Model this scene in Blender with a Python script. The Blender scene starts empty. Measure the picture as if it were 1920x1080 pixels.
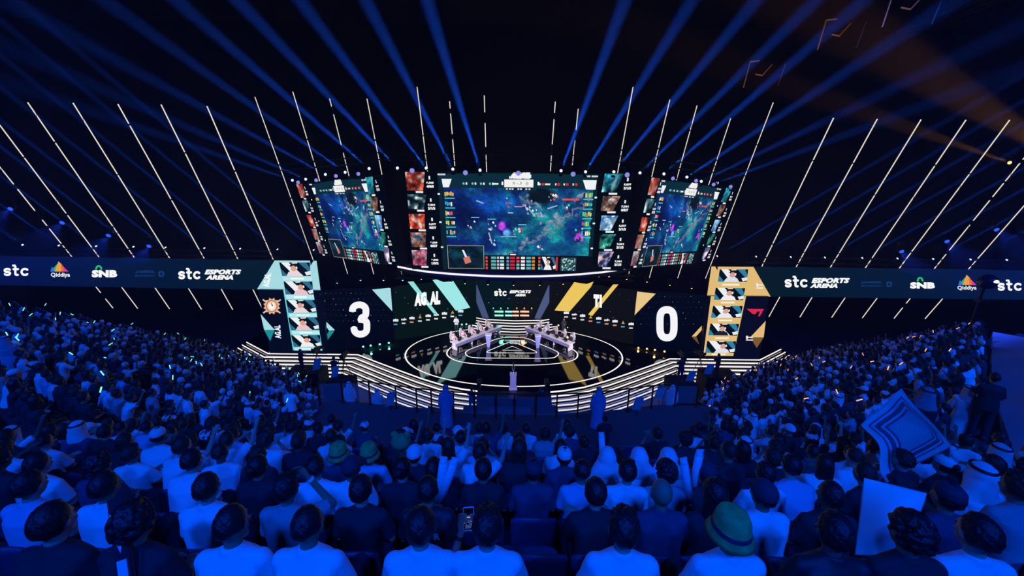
import bpy, bmesh, math, random
import numpy as np
from mathutils import Vector, Matrix, Euler
random.seed(7); rng = np.random.default_rng(11)
sc = bpy.context.scene
COL = sc.collection
R = math.radians

# ------------------------------------------------------------ camera
H = 15.2                       # eye height over the stage floor
PITCH, ROLL, F = R(14.5), R(0.75), 760.0
_f = Vector((0, math.cos(PITCH), -math.sin(PITCH)))
_u = Vector((0, math.sin(PITCH), math.cos(PITCH)))
_r = Vector((1, 0, 0))
CR = _r * math.cos(ROLL) + _u * math.sin(ROLL)
CU = _u * math.cos(ROLL) - _r * math.sin(ROLL)
CF = _f
EYE = Vector((0, 0, H))
cam = bpy.data.cameras.new('camera'); cam_ob = bpy.data.objects.new('camera', cam); COL.objects.link(cam_ob)
cam.sensor_width = 36; cam.lens = F / 1920 * 36; cam.clip_start = 0.05; cam.clip_end = 400
M = Matrix((CR, CU, -CF)).transposed().to_4x4(); M.translation = EYE
cam_ob.matrix_world = M
sc.camera = cam_ob

# ------------------------------------------------------------ world, exposure
w = bpy.data.worlds.new('world'); sc.world = w; w.use_nodes = True
w.node_tree.nodes['Background'].inputs[0].default_value = (0.0, 0.0, 0.0, 1)
w.node_tree.nodes['Background'].inputs[1].default_value = 0.0
vs = sc.view_settings
vs.view_transform = 'Standard'; vs.look = 'None'; vs.gamma = 1; vs.use_curve_mapping = False; vs.exposure = 0.0
cy = sc.cycles
cy.max_bounces = 4; cy.diffuse_bounces = 2; cy.glossy_bounces = 3; cy.transmission_bounces = 3; cy.volume_bounces = 0
cy.transparent_max_bounces = 6; cy.use_denoising = True; cy.sample_clamp_indirect = 4.0; cy.caustics_reflective = False
cy.caustics_refractive = False

def lamp(name, kind, loc, target, energy, color, size=0.1, angle=60, blend=0.5, vol=0.0, label=None, cat=None):
    l = bpy.data.lights.new(name, kind); l.energy = energy; l.color = color
    if kind == 'SPOT':
        l.spot_size = R(angle); l.spot_blend = blend; l.shadow_soft_size = size
    elif kind == 'AREA':
        l.shape = 'DISK'; l.size = size
    else:
        l.shadow_soft_size = size
    l.volume_factor = vol
    o = bpy.data.objects.new(name, l); COL.objects.link(o); o.location = loc
    d = Vector(target) - Vector(loc)
    o.rotation_euler = d.to_track_quat('-Z', 'Y').to_euler()
    return o

BLUE = (0.0, 0.075, 1.0)
# blue wash on the audience, from the roof rigs above and behind the stand
for (x, y, z, tx, ty, tz, e, a) in [
        (-9, -9, 27, -4, 5, 10, 9500, 58), (9, -9, 27, 4, 5, 10, 9500, 58), (0, -9, 28, 0, 4, 11, 7000, 50),
        (-15, -2, 27, -17, 18, 6, 13500, 70), (15, -2, 27, 17, 18, 6, 13500, 70),
        (-32, 4, 26, -20, 20, 6, 5200, 60), (34, 4, 26, 23, 17, 6, 7500, 60), (30, 0, 22, 19, 13, 7.5, 17000, 26)]:  # last narrow spot is added only to brighten the right gangway
    lamp('wash_light', 'SPOT', (x, y, z), (tx, ty, tz), e, BLUE, size=0.5, angle=a, blend=0.7)
# white key lights on the two player desks
for (x, y, z, tx, ty, e) in [(-8, 23, 8.5, -3.6, 39.0, 16000), (8.6, 23, 8.5, 4.2, 39.0, 16000), (0.2, 22, 7.5, 0.2, 27.7, 900)]:
    lamp('stage_key_light', 'SPOT', (x, y, z), (tx, ty, 0.8), e, (1.0, 0.84, 0.86), size=0.3, angle=26 if abs(x) > 1 else 16, blend=0.6)

# ------------------------------------------------------------ pixel helpers (1920x1080 frame)
def ray(px, py):
    return (CF + CR * ((px - 960) / F) + CU * ((540 - py) / F))
def on_z(px, py, z):
    d = ray(px, py); return EYE + d * ((z - H) / d.z)
def on_y(px, py, Y):
    d = ray(px, py); return EYE + d * (Y / d.y)
def on_plane(px, py, p, n):
    d = ray(px, py); return EYE + d * ((p - EYE).dot(n) / d.dot(n))
def project(P):
    v = Vector(P) - EYE; z = v.dot(CF)
    return (960 + F * v.dot(CR) / z, 540 - F * v.dot(CU) / z, z)

# ------------------------------------------------------------ materials
def srgb(c):
    if isinstance(c, str):
        c = tuple(int(c[i:i + 2], 16) / 255 for i in (0, 2, 4))
    return tuple((x / 12.92 if x <= 0.04045 else ((x + 0.055) / 1.055) ** 2.4) for x in c)
MATS = {}
def mat(name, col, rough=0.6, metal=0.0, emit=0.0, ecol=None, noise=0.0, scale=8.0, bump=0.0, alpha=None, coat=0.0, spec=None, ior=None):
    if name in MATS: return MATS[name]
    m = bpy.data.materials.new(name); m.use_nodes = True; nt = m.node_tree
    b = nt.nodes['Principled BSDF']
    b.inputs['Base Color'].default_value = (*col, 1); b.inputs['Roughness'].default_value = rough
    b.inputs['Metallic'].default_value = metal
    if spec is not None: b.inputs['Specular IOR Level'].default_value = spec
    if ior: b.inputs['IOR'].default_value = ior
    if coat: b.inputs['Coat Weight'].default_value = coat
    if emit:
        b.inputs['Emission Color'].default_value = (*(ecol or col), 1); b.inputs['Emission Strength'].default_value = emit
    if noise or bump:
        tc = nt.nodes.new('ShaderNodeTexCoord'); nz = nt.nodes.new('ShaderNodeTexNoise')
        nz.inputs['Scale'].default_value = scale; nz.inputs['Detail'].default_value = 4
        nt.links.new(tc.outputs['Object'], nz.inputs['Vector'])
        if noise:
            mx = nt.nodes.new('ShaderNodeMix'); mx.data_type = 'RGBA'
            mx.inputs['A'].default_value = (*[c * (1 - noise) for c in col], 1)
            mx.inputs['B'].default_value = (*[min(1, c * (1 + noise)) for c in col], 1)
            nt.links.new(nz.outputs['Fac'], mx.inputs['Factor']); nt.links.new(mx.outputs['Result'], b.inputs['Base Color'])
        if bump:
            bp = nt.nodes.new('ShaderNodeBump'); bp.inputs['Strength'].default_value = bump; bp.inputs['Distance'].default_value = 0.02
            nt.links.new(nz.outputs['Fac'], bp.inputs['Height']); nt.links.new(bp.outputs['Normal'], b.inputs['Normal'])
    if alpha is not None:
        b.inputs['Alpha'].default_value = alpha
    MATS[name] = m
    return m
def glow(name, hexcol, strength=1.0):
    if name in MATS: return MATS[name]
    m = bpy.data.materials.new(name); m.use_nodes = True; nt = m.node_tree; nt.nodes.clear()
    o = nt.nodes.new('ShaderNodeOutputMaterial'); e = nt.nodes.new('ShaderNodeEmission')
    e.inputs[0].default_value = (*srgb(hexcol), 1); e.inputs[1].default_value = strength
    nt.links.new(e.outputs[0], o.inputs[0]); MATS[name] = m
    m.cycles.emission_sampling = 'NONE'
    return m
def screen_mat():
    if 'led_screen' in MATS: return MATS['led_screen']
    m = bpy.data.materials.new('led_screen'); m.use_nodes = True; nt = m.node_tree; nt.nodes.clear()
    o = nt.nodes.new('ShaderNodeOutputMaterial'); e = nt.nodes.new('ShaderNodeEmission'); a = nt.nodes.new('ShaderNodeAttribute')
    a.attribute_name = 'Col'; nt.links.new(a.outputs['Color'], e.inputs[0]); nt.links.new(e.outputs[0], o.inputs[0])
    m.cycles.emission_sampling = 'NONE'
    MATS['led_screen'] = m; return m

# ------------------------------------------------------------ objects and tags
def tag(o, label=None, cat=None, group=None, kind=None):
    if label: o['label'] = label
    if cat: o['category'] = cat
    if group: o['group'] = group
    if kind: o['kind'] = kind
    return o
def empty(name, loc=(0, 0, 0), rz=0.0):
    o = bpy.data.objects.new(name, None); COL.objects.link(o); o.location = loc; o.rotation_euler = (0, 0, rz)
    o.empty_display_size = 0.1
    return o
def link(name, me, m, parent=None, smooth=False):
    o = bpy.data.objects.new(name, me); COL.objects.link(o)
    if m is not None:
        me.materials.clear(); me.materials.append(m)
    if parent is not None: o.parent = parent
    if smooth:
        me.polygons.foreach_set('use_smooth', [True] * len(me.polygons))
    return o
def mesh_from(verts, faces, name='m'):
    me = bpy.data.meshes.new(name); me.from_pydata([tuple(v) for v in verts], [], faces); me.update(); return me
def copy_tree(o, parent=None):
    c = o.copy(); COL.objects.link(c)
    if parent is not None: c.parent = parent
    for ch in [x for x in o.children]: copy_tree(ch, c)
    return c
class MB:
    """collects primitive shapes into one mesh"""
    def __init__(s): s.v = []; s.f = []
    def add(s, vs, fs):
        n = len(s.v); s.v += [tuple(v) for v in vs]; s.f += [tuple(i + n for i in f) for f in fs]; return s
    def box(s, c, d, rz=0.0, mtx=None, taper=1.0):
        x, y, z = d[0] / 2, d[1] / 2, d[2] / 2
        P = [Vector((sx * x * (taper if sz > 0 else 1), sy * y * (taper if sz > 0 else 1), sz * z)) for sz in (-1, 1) for sy in (-1, 1) for sx in (-1, 1)]
        q = mtx if mtx is not None else Matrix.Rotation(rz, 3, 'Z')
        P = [q @ p + Vector(c) for p in P]
        return s.add(P, [(0, 2, 3, 1), (4, 5, 7, 6), (0, 1, 5, 4), (2, 6, 7, 3), (0, 4, 6, 2), (1, 3, 7, 5)])
    def tube(s, p0, p1, r0, r1=None, n=10, caps=True):
        p0, p1 = Vector(p0), Vector(p1); r1 = r0 if r1 is None else r1
        d = (p1 - p0); q = d.to_track_quat('Z', 'Y').to_matrix()
        P = []
        for p, r in ((p0, r0), (p1, r1)):
            for i in range(n):
                a = 2 * math.pi * i / n; P.append(p + q @ Vector((r * math.cos(a), r * math.sin(a), 0)))
        Fs = [(i, (i + 1) % n, n + (i + 1) % n, n + i) for i in range(n)]
        if caps: Fs += [tuple(range(n - 1, -1, -1)), tuple(range(n, 2 * n))]
        return s.add(P, Fs)
    def ell(s, c, r, n=12, m=8, q=None):
        c = Vector(c); r = r if isinstance(r, (tuple, list)) else (r, r, r)
        P = [Vector((0, 0, -r[2]))]
        for j in range(1, m):
            t = -math.pi / 2 + math.pi * j / m
            for i in range(n):
                a = 2 * math.pi * i / n
                P.append(Vector((r[0] * math.cos(t) * math.cos(a), r[1] * math.cos(t) * math.sin(a), r[2] * math.sin(t))))
        P.append(Vector((0, 0, r[2])))
        if q is not None: P = [q @ p for p in P]
        P = [p + c for p in P]
        Fs = [(0, 1 + (i + 1) % n, 1 + i) for i in range(n)]
        for j in range(m - 2):
            b = 1 + j * n
            Fs += [(b + i, b + (i + 1) % n, b + n + (i + 1) % n, b + n + i) for i in range(n)]
        b = 1 + (m - 2) * n
        Fs += [(b + i, b + (i + 1) % n, len(P) - 1) for i in range(n)]
        return s.add(P, Fs)
    def cap(s, p0, p1, r0, r1=None, n=10):
        r1 = r0 if r1 is None else r1
        s.tube(p0, p1, r0, r1, n); s.ell(p0, r0, n, 8); s.ell(p1, r1, n, 8); return s
    def loft(s, secs, n=20, power=2.0, caps=True):
        """secs: (centre, rx, ry[, yaw]) closed superellipse sections, stacked"""
        P = []
        for sec in secs:
            c, rx, ry = Vector(sec[0]), sec[1], sec[2]
            for i in range(n):
                a = 2 * math.pi * i / n; ca, sa = math.cos(a), math.sin(a)
                P.append(c + Vector((rx * math.copysign(abs(ca) ** (2 / power), ca), ry * math.copysign(abs(sa) ** (2 / power), sa), 0)))
        Fs = []
        for j in range(len(secs) - 1):
            Fs += [(j * n + i, j * n + (i + 1) % n, (j + 1) * n + (i + 1) % n, (j + 1) * n + i) for i in range(n)]
        if caps: Fs += [tuple(range(n - 1, -1, -1)), tuple(range((len(secs) - 1) * n, len(secs) * n))]
        return s.add(P, Fs)
    def prism(s, pts, h0, h1):
        """polygon (x,y) extruded from z=h0 to h1"""
        n = len(pts); P = [(p[0], p[1], h0) for p in pts] + [(p[0], p[1], h1) for p in pts]
        return s.add(P, [tuple(range(n - 1, -1, -1)), tuple(range(n, 2 * n))] + [(i, (i + 1) % n, n + (i + 1) % n, n + i) for i in range(n)])
    def mesh(s, name='m'): return mesh_from(s.v, s.f, name)
    def build(s, name, m, parent=None, smooth=False): return link(name, s.mesh(name), m, parent, smooth)
def organic(mb, voxel=0.012, smooth=6, name='m', decimate=None, noise=0.0, nscale=6.0):
    """fuse a soup of overlapping shapes into one smooth continuous surface"""
    me = mb.mesh(name); o = bpy.data.objects.new('tmp', me); COL.objects.link(o)
    r = o.modifiers.new('r', 'REMESH'); r.mode = 'VOXEL'; r.voxel_size = voxel
    if smooth:
        s_ = o.modifiers.new('s', 'SMOOTH'); s_.factor = 0.5; s_.iterations = smooth
    if decimate:
        d = o.modifiers.new('d', 'DECIMATE'); d.ratio = decimate
    dg = bpy.context.evaluated_depsgraph_get(); out = bpy.data.meshes.new_from_object(o.evaluated_get(dg))
    bpy.data.objects.remove(o); bpy.data.meshes.remove(me)
    if noise:
        n = len(out.vertices); co = np.zeros(n * 3); out.vertices.foreach_get('co', co); co = co.reshape(-1, 3)
        no = np.zeros(n * 3); out.vertices.foreach_get('normal', no); no = no.reshape(-1, 3)
        k = nscale
        d = (np.sin(co[:, 0] * k * 3.1 + co[:, 2] * k * 1.7) * np.sin(co[:, 2] * k * 2.3 - co[:, 1] * k) + 0.6 * np.sin(co[:, 0] * k * 6 + 2 * np.sin(co[:, 2] * k * 3)) * np.sin(co[:, 1] * k * 5 + co[:, 2] * k * 4))
        co = co + no * (d * noise)[:, None]; out.vertices.foreach_set('co', co.ravel()); out.update()
    out.name = name
    out.polygons.foreach_set('use_smooth', [True] * len(out.polygons))
    return out
ORD = ['zeroth', 'first', 'second', 'third', 'fourth', 'fifth', 'sixth', 'seventh', 'eighth', 'ninth', 'tenth', 'eleventh', 'twelfth', 'thirteenth',
       'fourteenth', 'fifteenth', 'sixteenth', 'seventeenth', 'eighteenth', 'nineteenth', 'twentieth']
TENS = {20: 'twenty', 30: 'thirty', 40: 'forty', 50: 'fifty', 60: 'sixty', 70: 'seventy'}
def ordn(i):
    if i <= 20: return ORD[i]
    t = i // 10 * 10
    return (TENS[t][:-1] + 'ieth') if i == t else TENS[t] + '-' + ORD[i - t]
# ------------------------------------------------------------ people
# pose: joints in metres, person faces +Y, origin on the floor under the pelvis
def sitting(lean=0.0, arms='lap', turn=0.0):
    hip = Vector((0, 0.0, 0.52))
    a = R(4 + lean)
    up = Vector((0, math.sin(a), math.cos(a)))
    J = dict(hip=hip, waist=hip + up * 0.20, chest=hip + up * 0.36, sho=hip + up * 0.475, neck=hip + up * 0.55)
    J['head'] = J['neck'] + Vector((0, 0.02 + 0.10 * math.sin(a), 0.135))
    for s, k in ((-1, 'L'), (1, 'R')):
        S = J['sho'] + Vector((s * 0.168, 0, -0.025)); J['S' + k] = S
        if arms == 'lap':
            E_ = S + Vector((s * 0.06, 0.05, -0.27)); W = Vector((s * 0.10, 0.30, 0.66))
        elif arms == 'rest':
            E_ = S + Vector((s * 0.09, 0.02, -0.26)); W = Vector((s * 0.25, 0.26, 0.70))
        elif arms == 'cross':
            E_ = S + Vector((s * 0.07, 0.10, -0.25)); W = Vector((-s * 0.08, 0.30, 0.80))
        elif arms == 'phone':
            E_ = S + Vector((s * 0.09 - 0.03, 0.08, -0.27)); W = J['head'] + Vector((s * 0.05 - 0.155, 0.25, -0.30))
        elif arms == 'stick':
            if k == 'R': E_ = S + Vector((0.12, 0.14, 0.12)); W = S + Vector((0.16, 0.24, 0.34))
            else: E_ = S + Vector((s * 0.06, 0.05, -0.27)); W = Vector((s * 0.10, 0.30, 0.66))
        elif arms == 'ear':
            if k == 'R': E_ = S + Vector((0.14, 0.18, -0.04)); W = J['head'] + Vector((0.11, 0.13, 0.02))
            else: E_ = S + Vector((s * 0.06, 0.05, -0.27)); W = Vector((s * 0.10, 0.30, 0.66))
        elif arms == 'clap':
            E_ = S + Vector((s * 0.10, 0.17, -0.17)); W = J['chest'] + Vector((s * 0.05, 0.33, 0.08))
        elif arms == 'desk':
            E_ = S + Vector((s * 0.08, 0.12, -0.24)); W = Vector((s * 0.17, 0.42, 0.78))
        J['E' + k] = E_; J['W' + k] = W
        J['H' + k] = hip + Vector((s * 0.095, 0.02, -0.01)); J['K' + k] = hip + Vector((s * 0.14, 0.44, 0.0)); J['A' + k] = Vector((s * 0.13, 0.42, 0.09))
        J['T' + k] = Vector((s * 0.15, 0.58, 0.035))
    J['sit'] = True
    return J
def standing(arms='down', lean=0.0):
    hip = Vector((0, 0, 0.93)); a = R(2 + lean); up = Vector((0, math.sin(a), math.cos(a)))
    J = dict(hip=hip, waist=hip + up * 0.20, chest=hip + up * 0.36, sho=hip + up * 0.475, neck=hip + up * 0.55)
    J['head'] = J['neck'] + Vector((0, 0.025 + 0.1 * math.sin(a), 0.14))
    for s, k in ((-1, 'L'), (1, 'R')):
        S = J['sho'] + Vector((s * 0.172, 0, -0.025)); J['S' + k] = S
        if arms == 'down':
            E_ = S + Vector((s * 0.06, -0.01, -0.29)); W = E_ + Vector((s * 0.0, 0.07, -0.25))
        elif arms == 'front':
            E_ = S + Vector((s * 0.07, 0.04, -0.27)); W = Vector((s * 0.09, 0.27, 1.14))
        elif arms == 'camera':
            E_ = S + Vector((s * 0.07, 0.16, -0.2)); W = S + Vector((-s * 0.05, 0.36, -0.06))
        elif arms == 'up':
            E_ = S + Vector((s * 0.16, 0.10, 0.20)); W = S + Vector((s * 0.22, 0.2, 0.43))
        J['E' + k] = E_; J['W' + k] = W
        J['H' + k] = hip + Vector((s * 0.095, 0, -0.02)); J['K' + k] = Vector((s * 0.105, 0.03, 0.50)); J['A' + k] = Vector((s * 0.11, -0.01, 0.09)); J['T' + k] = Vector((s * 0.13, 0.15, 0.035))
    J['sit'] = False
    return J
def torso_secs(J, g=0.0, w=1.0, top=True):
    up = (J['neck'] - J['hip']).normalized()
    S = [(J['hip'] - up * 0.09, 0.12 * w + g, 0.10 + g), (J['hip'] - up * 0.03, 0.175 * w + g, 0.125 + g), (J['hip'] + up * 0.06, 0.17 * w + g, 0.12 + g), (J['waist'], 0.15 * w + g, 0.105 + g),
         (J['chest'] - up * 0.02, 0.17 * w + g, 0.115 + g), (J['chest'] + up * 0.06, 0.175 * w + g, 0.115 + g), (J['sho'] - up * 0.01, 0.145 * w + g, 0.09 + g), (J['sho'] + up * 0.05, 0.085 * w + g * 0.6, 0.062 + g * 0.6)]
    return S
def hand(mb, J, k, curl=0.55, fine=False, fwd=None, pal=None):
    s = -1 if k == 'L' else 1
    W, E_ = J['W' + k], J['E' + k]
    d = (W - E_).normalized() if fwd is None else Vector(fwd).normalized()
    side = Vector((-s, 0, 0)) if pal is None else Vector(pal)        # thumb side
    side = (side - d * side.dot(d)).normalized(); nrm = d.cross(side) * s   # palm normal
    if nrm.z > 0 and fwd is None: nrm = -nrm
    P = W + d * 0.05
    q = Matrix((side, d, nrm)).transposed()
    mb.ell(P, (0.041, 0.055, 0.016), 10, 8, q)
    lens = [0.068, 0.078, 0.072, 0.056]
    for i, L in enumerate(lens):
        b = W + d * 0.085 + side * (0.030 - 0.020 * i)
        c = curl + 0.06 * i
        k1 = b + (d * math.cos(c * 0.5) + nrm * math.sin(c * 0.5)) * L * 0.5
        k2 = k1 + (d * math.cos(c * 1.3) + nrm * math.sin(c * 1.3)) * L * 0.32
        k3 = k2 + (d * math.cos(c * 2.0) + nrm * math.sin(c * 2.0)) * L * 0.25
        n = 8 if fine else 6
        mb.cap(b, k1, 0.0095, 0.009, n); mb.cap(k1, k2, 0.009, 0.0085, n); mb.cap(k2, k3, 0.0085, 0.0075, n)
    t0 = W + d * 0.025 + side * 0.03
    t1 = t0 + (side * 0.8 + d * 0.7 + nrm * 0.25).normalized() * 0.035; t2 = t1 + (side * 0.25 + d * 0.9 + nrm * 0.35).normalized() * 0.032
    mb.cap(t0, t1, 0.013, 0.011, 8); mb.cap(t1, t2, 0.011, 0.009, 8)
HS = 1.10
def eyes_mesh():
    mb = MB()
    for s in (-1, 1): mb.ell((s * 0.031, 0.0815, 0.004), (0.013, 0.008, 0.007), 10, 8)
    return mb.mesh('eyes')
def head_shape(mb, c0):
    n0 = len(mb.v); c = Vector((0, 0, 0))
    mb.ell(c + Vector((0, -0.008, 0.02)), (0.077, 0.097, 0.098), 18, 12)
    mb.ell(c + Vector((0, 0.025, -0.045)), (0.060, 0.068, 0.070), 14, 10)
    mb.ell(c + Vector((0, 0.075, -0.085)), (0.026, 0.022, 0.022), 8, 6)              # chin
    mb.cap(c + Vector((0, 0.090, 0.0)), c + Vector((0, 0.108, -0.030)), 0.009, 0.014, 8)   # nose
    for s in (-1, 1):
        mb.ell(c + Vector((s * 0.080, -0.002, -0.012)), (0.010, 0.020, 0.032), 8, 8)    # ear
        mb.ell(c + Vector((s * 0.032, 0.078, 0.024)), (0.024, 0.014, 0.008), 8, 6)      # brow
        mb.ell(c + Vector((s * 0.042, 0.068, -0.028)), (0.022, 0.020, 0.020), 8, 6)     # cheek
    mb.ell(c + Vector((0, 0.088, -0.058)), (0.022, 0.012, 0.009), 8, 6)               # lips
    mb.v[n0:] = [tuple(Vector(v) * HS + c0) for v in mb.v[n0:]]
def body_mesh(J, w=1.0, voxel=0.013, fine=False, curl=0.6, hands=None, legs=True):
    mb = MB()
    mb.loft(torso_secs(J, 0, w), 20, 2.3)
    head_shape(mb, J['head'])
    mb.cap(J['neck'] - Vector((0, 0, 0.06)), J['head'] + Vector((0, -0.012, -0.06)), 0.056, 0.052, 12)
    for k in 'LR':
        mb.ell(J['S' + k], (0.05, 0.052, 0.055), 12, 8)
        mb.cap(J['sho'] + Vector((0, 0, 0.02)), J['S' + k], 0.048, 0.047)
        mb.cap(J['S' + k], J['E' + k], 0.045 * w, 0.036, 12); mb.cap(J['E' + k], J['W' + k], 0.038, 0.025, 12)
        hk = (hands or {}).get(k, {})
        hand(mb, J, k, hk.get('curl', curl), fine, hk.get('fwd'), hk.get('pal'))
        if legs:
            mb.cap(J['H' + k], J['K' + k], 0.082 * w, 0.055, 12); mb.cap(J['K' + k], J['A' + k], 0.054, 0.036, 12)
            mb.cap(J['A' + k] + Vector((0, -0.03, -0.045)), J['T' + k], 0.040, 0.032, 10)
    return organic(mb, voxel, 5, 'body')
def shirt_mesh(J, w=1.0, sleeve='short', g=0.016, voxel=0.014, collar=True, long=0.0):
    mb = MB()
    S = torso_secs(J, g, w)
    up = (J['neck'] - J['hip']).normalized()
    if long:   # robe
        bot = J['hip'] - Vector((0, 0, long))
    S = S[1:] if J['sit'] else [(J['hip'] - up * 0.12, 0.185 * w + g, 0.125 + g)] + S[1:]
    mb.loft(S, 24, 2.4)
    for k in 'LR':
        mb.ell(J['S' + k], 0.050 + g, 12, 8)
        mb.cap(J['sho'] + Vector((0, -0.005, 0.03)), J['S' + k] + Vector((0, 0, 0.0)), 0.050 + g * 0.6, 0.047 + g * 0.8)
        d = J['E' + k] - J['S' + k]
        if sleeve == 'short':
            mb.tube(J['S' + k], J['S' + k] + d * 0.80, 0.046 + g, 0.048 + g * 1.4, 16)
        else:
            mb.cap(J['S' + k], J['E' + k], 0.050 + g, 0.042 + g, 14); mb.tube(J['E' + k], J['E' + k] + (J['W' + k] - J['E' + k]) * 0.93, 0.042 + g, 0.034 + g * .7, 14)
    if collar:
        mb.tube(J['sho'] + up * 0.03, J['neck'] + up * 0.012 + Vector((0, -0.004, 0)), 0.078, 0.064, 18)
    return organic(mb, voxel, 3, 'shirt', noise=0.0035, nscale=5.0)
def trouser_mesh(J, w=1.0, g=0.016, voxel=0.018, short=False):
    mb = MB(); up = (J['neck'] - J['hip']).normalized()
    S = torso_secs(J, g * 0.3, w)[:2]; mb.loft(S, 20, 2.3)
    for k in 'LR':
        mb.cap(J['H' + k], J['K' + k], 0.085 * w + g, 0.058 + g, 12)
        mb.tube(J['K' + k], J['K' + k] + (J['A' + k] - J['K' + k]) * (0.96 if not short else 0.1), 0.058 + g, 0.048 + g, 12)
    return organic(mb, voxel, 3, 'trousers', noise=0.003)
def shoe_mesh(J, k):
    mb = MB(); A, T = J['A' + k], J['T' + k]
    mb.cap(A + Vector((0, -0.035, -0.045)), T + Vector((0, 0.0, 0.008)), 0.045, 0.040, 10)
    mb.box((A + T) / 2 + Vector((0, 0, -0.045)) + Vector((0, -0.0, 0.0)), (0.085, 0.24, 0.03))
    return organic(mb, 0.015, 3, 'shoe')
# hair and head wear are modelled round the head centre
def hair_mesh(kind):
    mb = MB()
    def cutcap(rx, ry, rz, c, cut):
        """ellipsoid with everything failing cut() pulled onto the skull"""
        m = MB(); m.ell((0, 0, 0), (rx, ry, rz), 36, 24); V = []
        for v in m.v:
            p = Vector(v); t = cut(p)
            if t < 1: p = p * (0.80 + 0.20 * max(0, t))
            V.append(p + Vector(c))
        mb.add(V, m.f)
    if kind in ('short', 'fade', 'curly', 'bun', 'tuft'):
        lo = {'short': -0.075, 'fade': -0.045, 'curly': -0.07, 'bun': -0.085, 'tuft': -0.065}[kind]
        g = {'short': 1.02, 'fade': 0.985, 'curly': 1.0, 'bun': 1.02, 'tuft': 1.05}[kind]
        def cut(p):
            line = lo + max(0, p.y + 0.02) * 1.35            # rises towards the forehead
            return (p.z - line) / 0.02
        cutcap(0.0845 * g, 0.106 * g, 0.109 * g, (0, -0.010, 0.018), cut)
        if kind == 'bun': mb.ell((0, -0.125, 0.05), (0.042, 0.035, 0.040), 14, 10)
        if kind == 'tuft':
            q = random.Random(4)
            for i in range(46):
                a = i * 2.4; rr = 0.012 + 0.055 * (i / 46) ** 0.5; mb.cap((rr * math.cos(a), -0.01 + 1.2 * rr * math.sin(a), 0.112 - rr * 0.35), (rr * 1.15 * math.cos(a + .25), 0.002 + 1.3 * rr * math.sin(a + .25), 0.134 - rr * 0.45 + q.uniform(-.006, .006)), 0.013, 0.006, 6)
        if kind == 'curly':
            r = random.Random(3)
            for i in range(170):
                a, b = r.uniform(0, 6.28), r.uniform(-0.45, 1.5)
                p = Vector((0.090 * math.cos(a) * math.cos(b), 0.108 * math.sin(a) * math.cos(b) - 0.012, 0.112 * math.sin(b) + 0.02))
                if p.z > -0.06 + max(0, p.y + 0.02) * 1.35: mb.ell(p, 0.019, 8, 6)
    elif kind == 'long':
        cutcap(0.092, 0.113, 0.116, (0, -0.010, 0.020), lambda p: (p.z + 0.05 - max(0, p.y) * 1.1) / 0.02)
        mb.loft([((0, -0.055, -0.30), 0.095, 0.028), ((0, -0.06, -0.22), 0.105, 0.040), ((0, -0.045, -0.10), 0.098, 0.060), ((0, -0.03, 0.0), 0.090, 0.082), ((0, -0.012, 0.07), 0.07, 0.07)], 24, 2.4)
    me = organic(mb, 0.0075, 1 if kind in ('curly', 'tuft') else 3, 'hair', noise=0.003, nscale=30)
    return me
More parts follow.
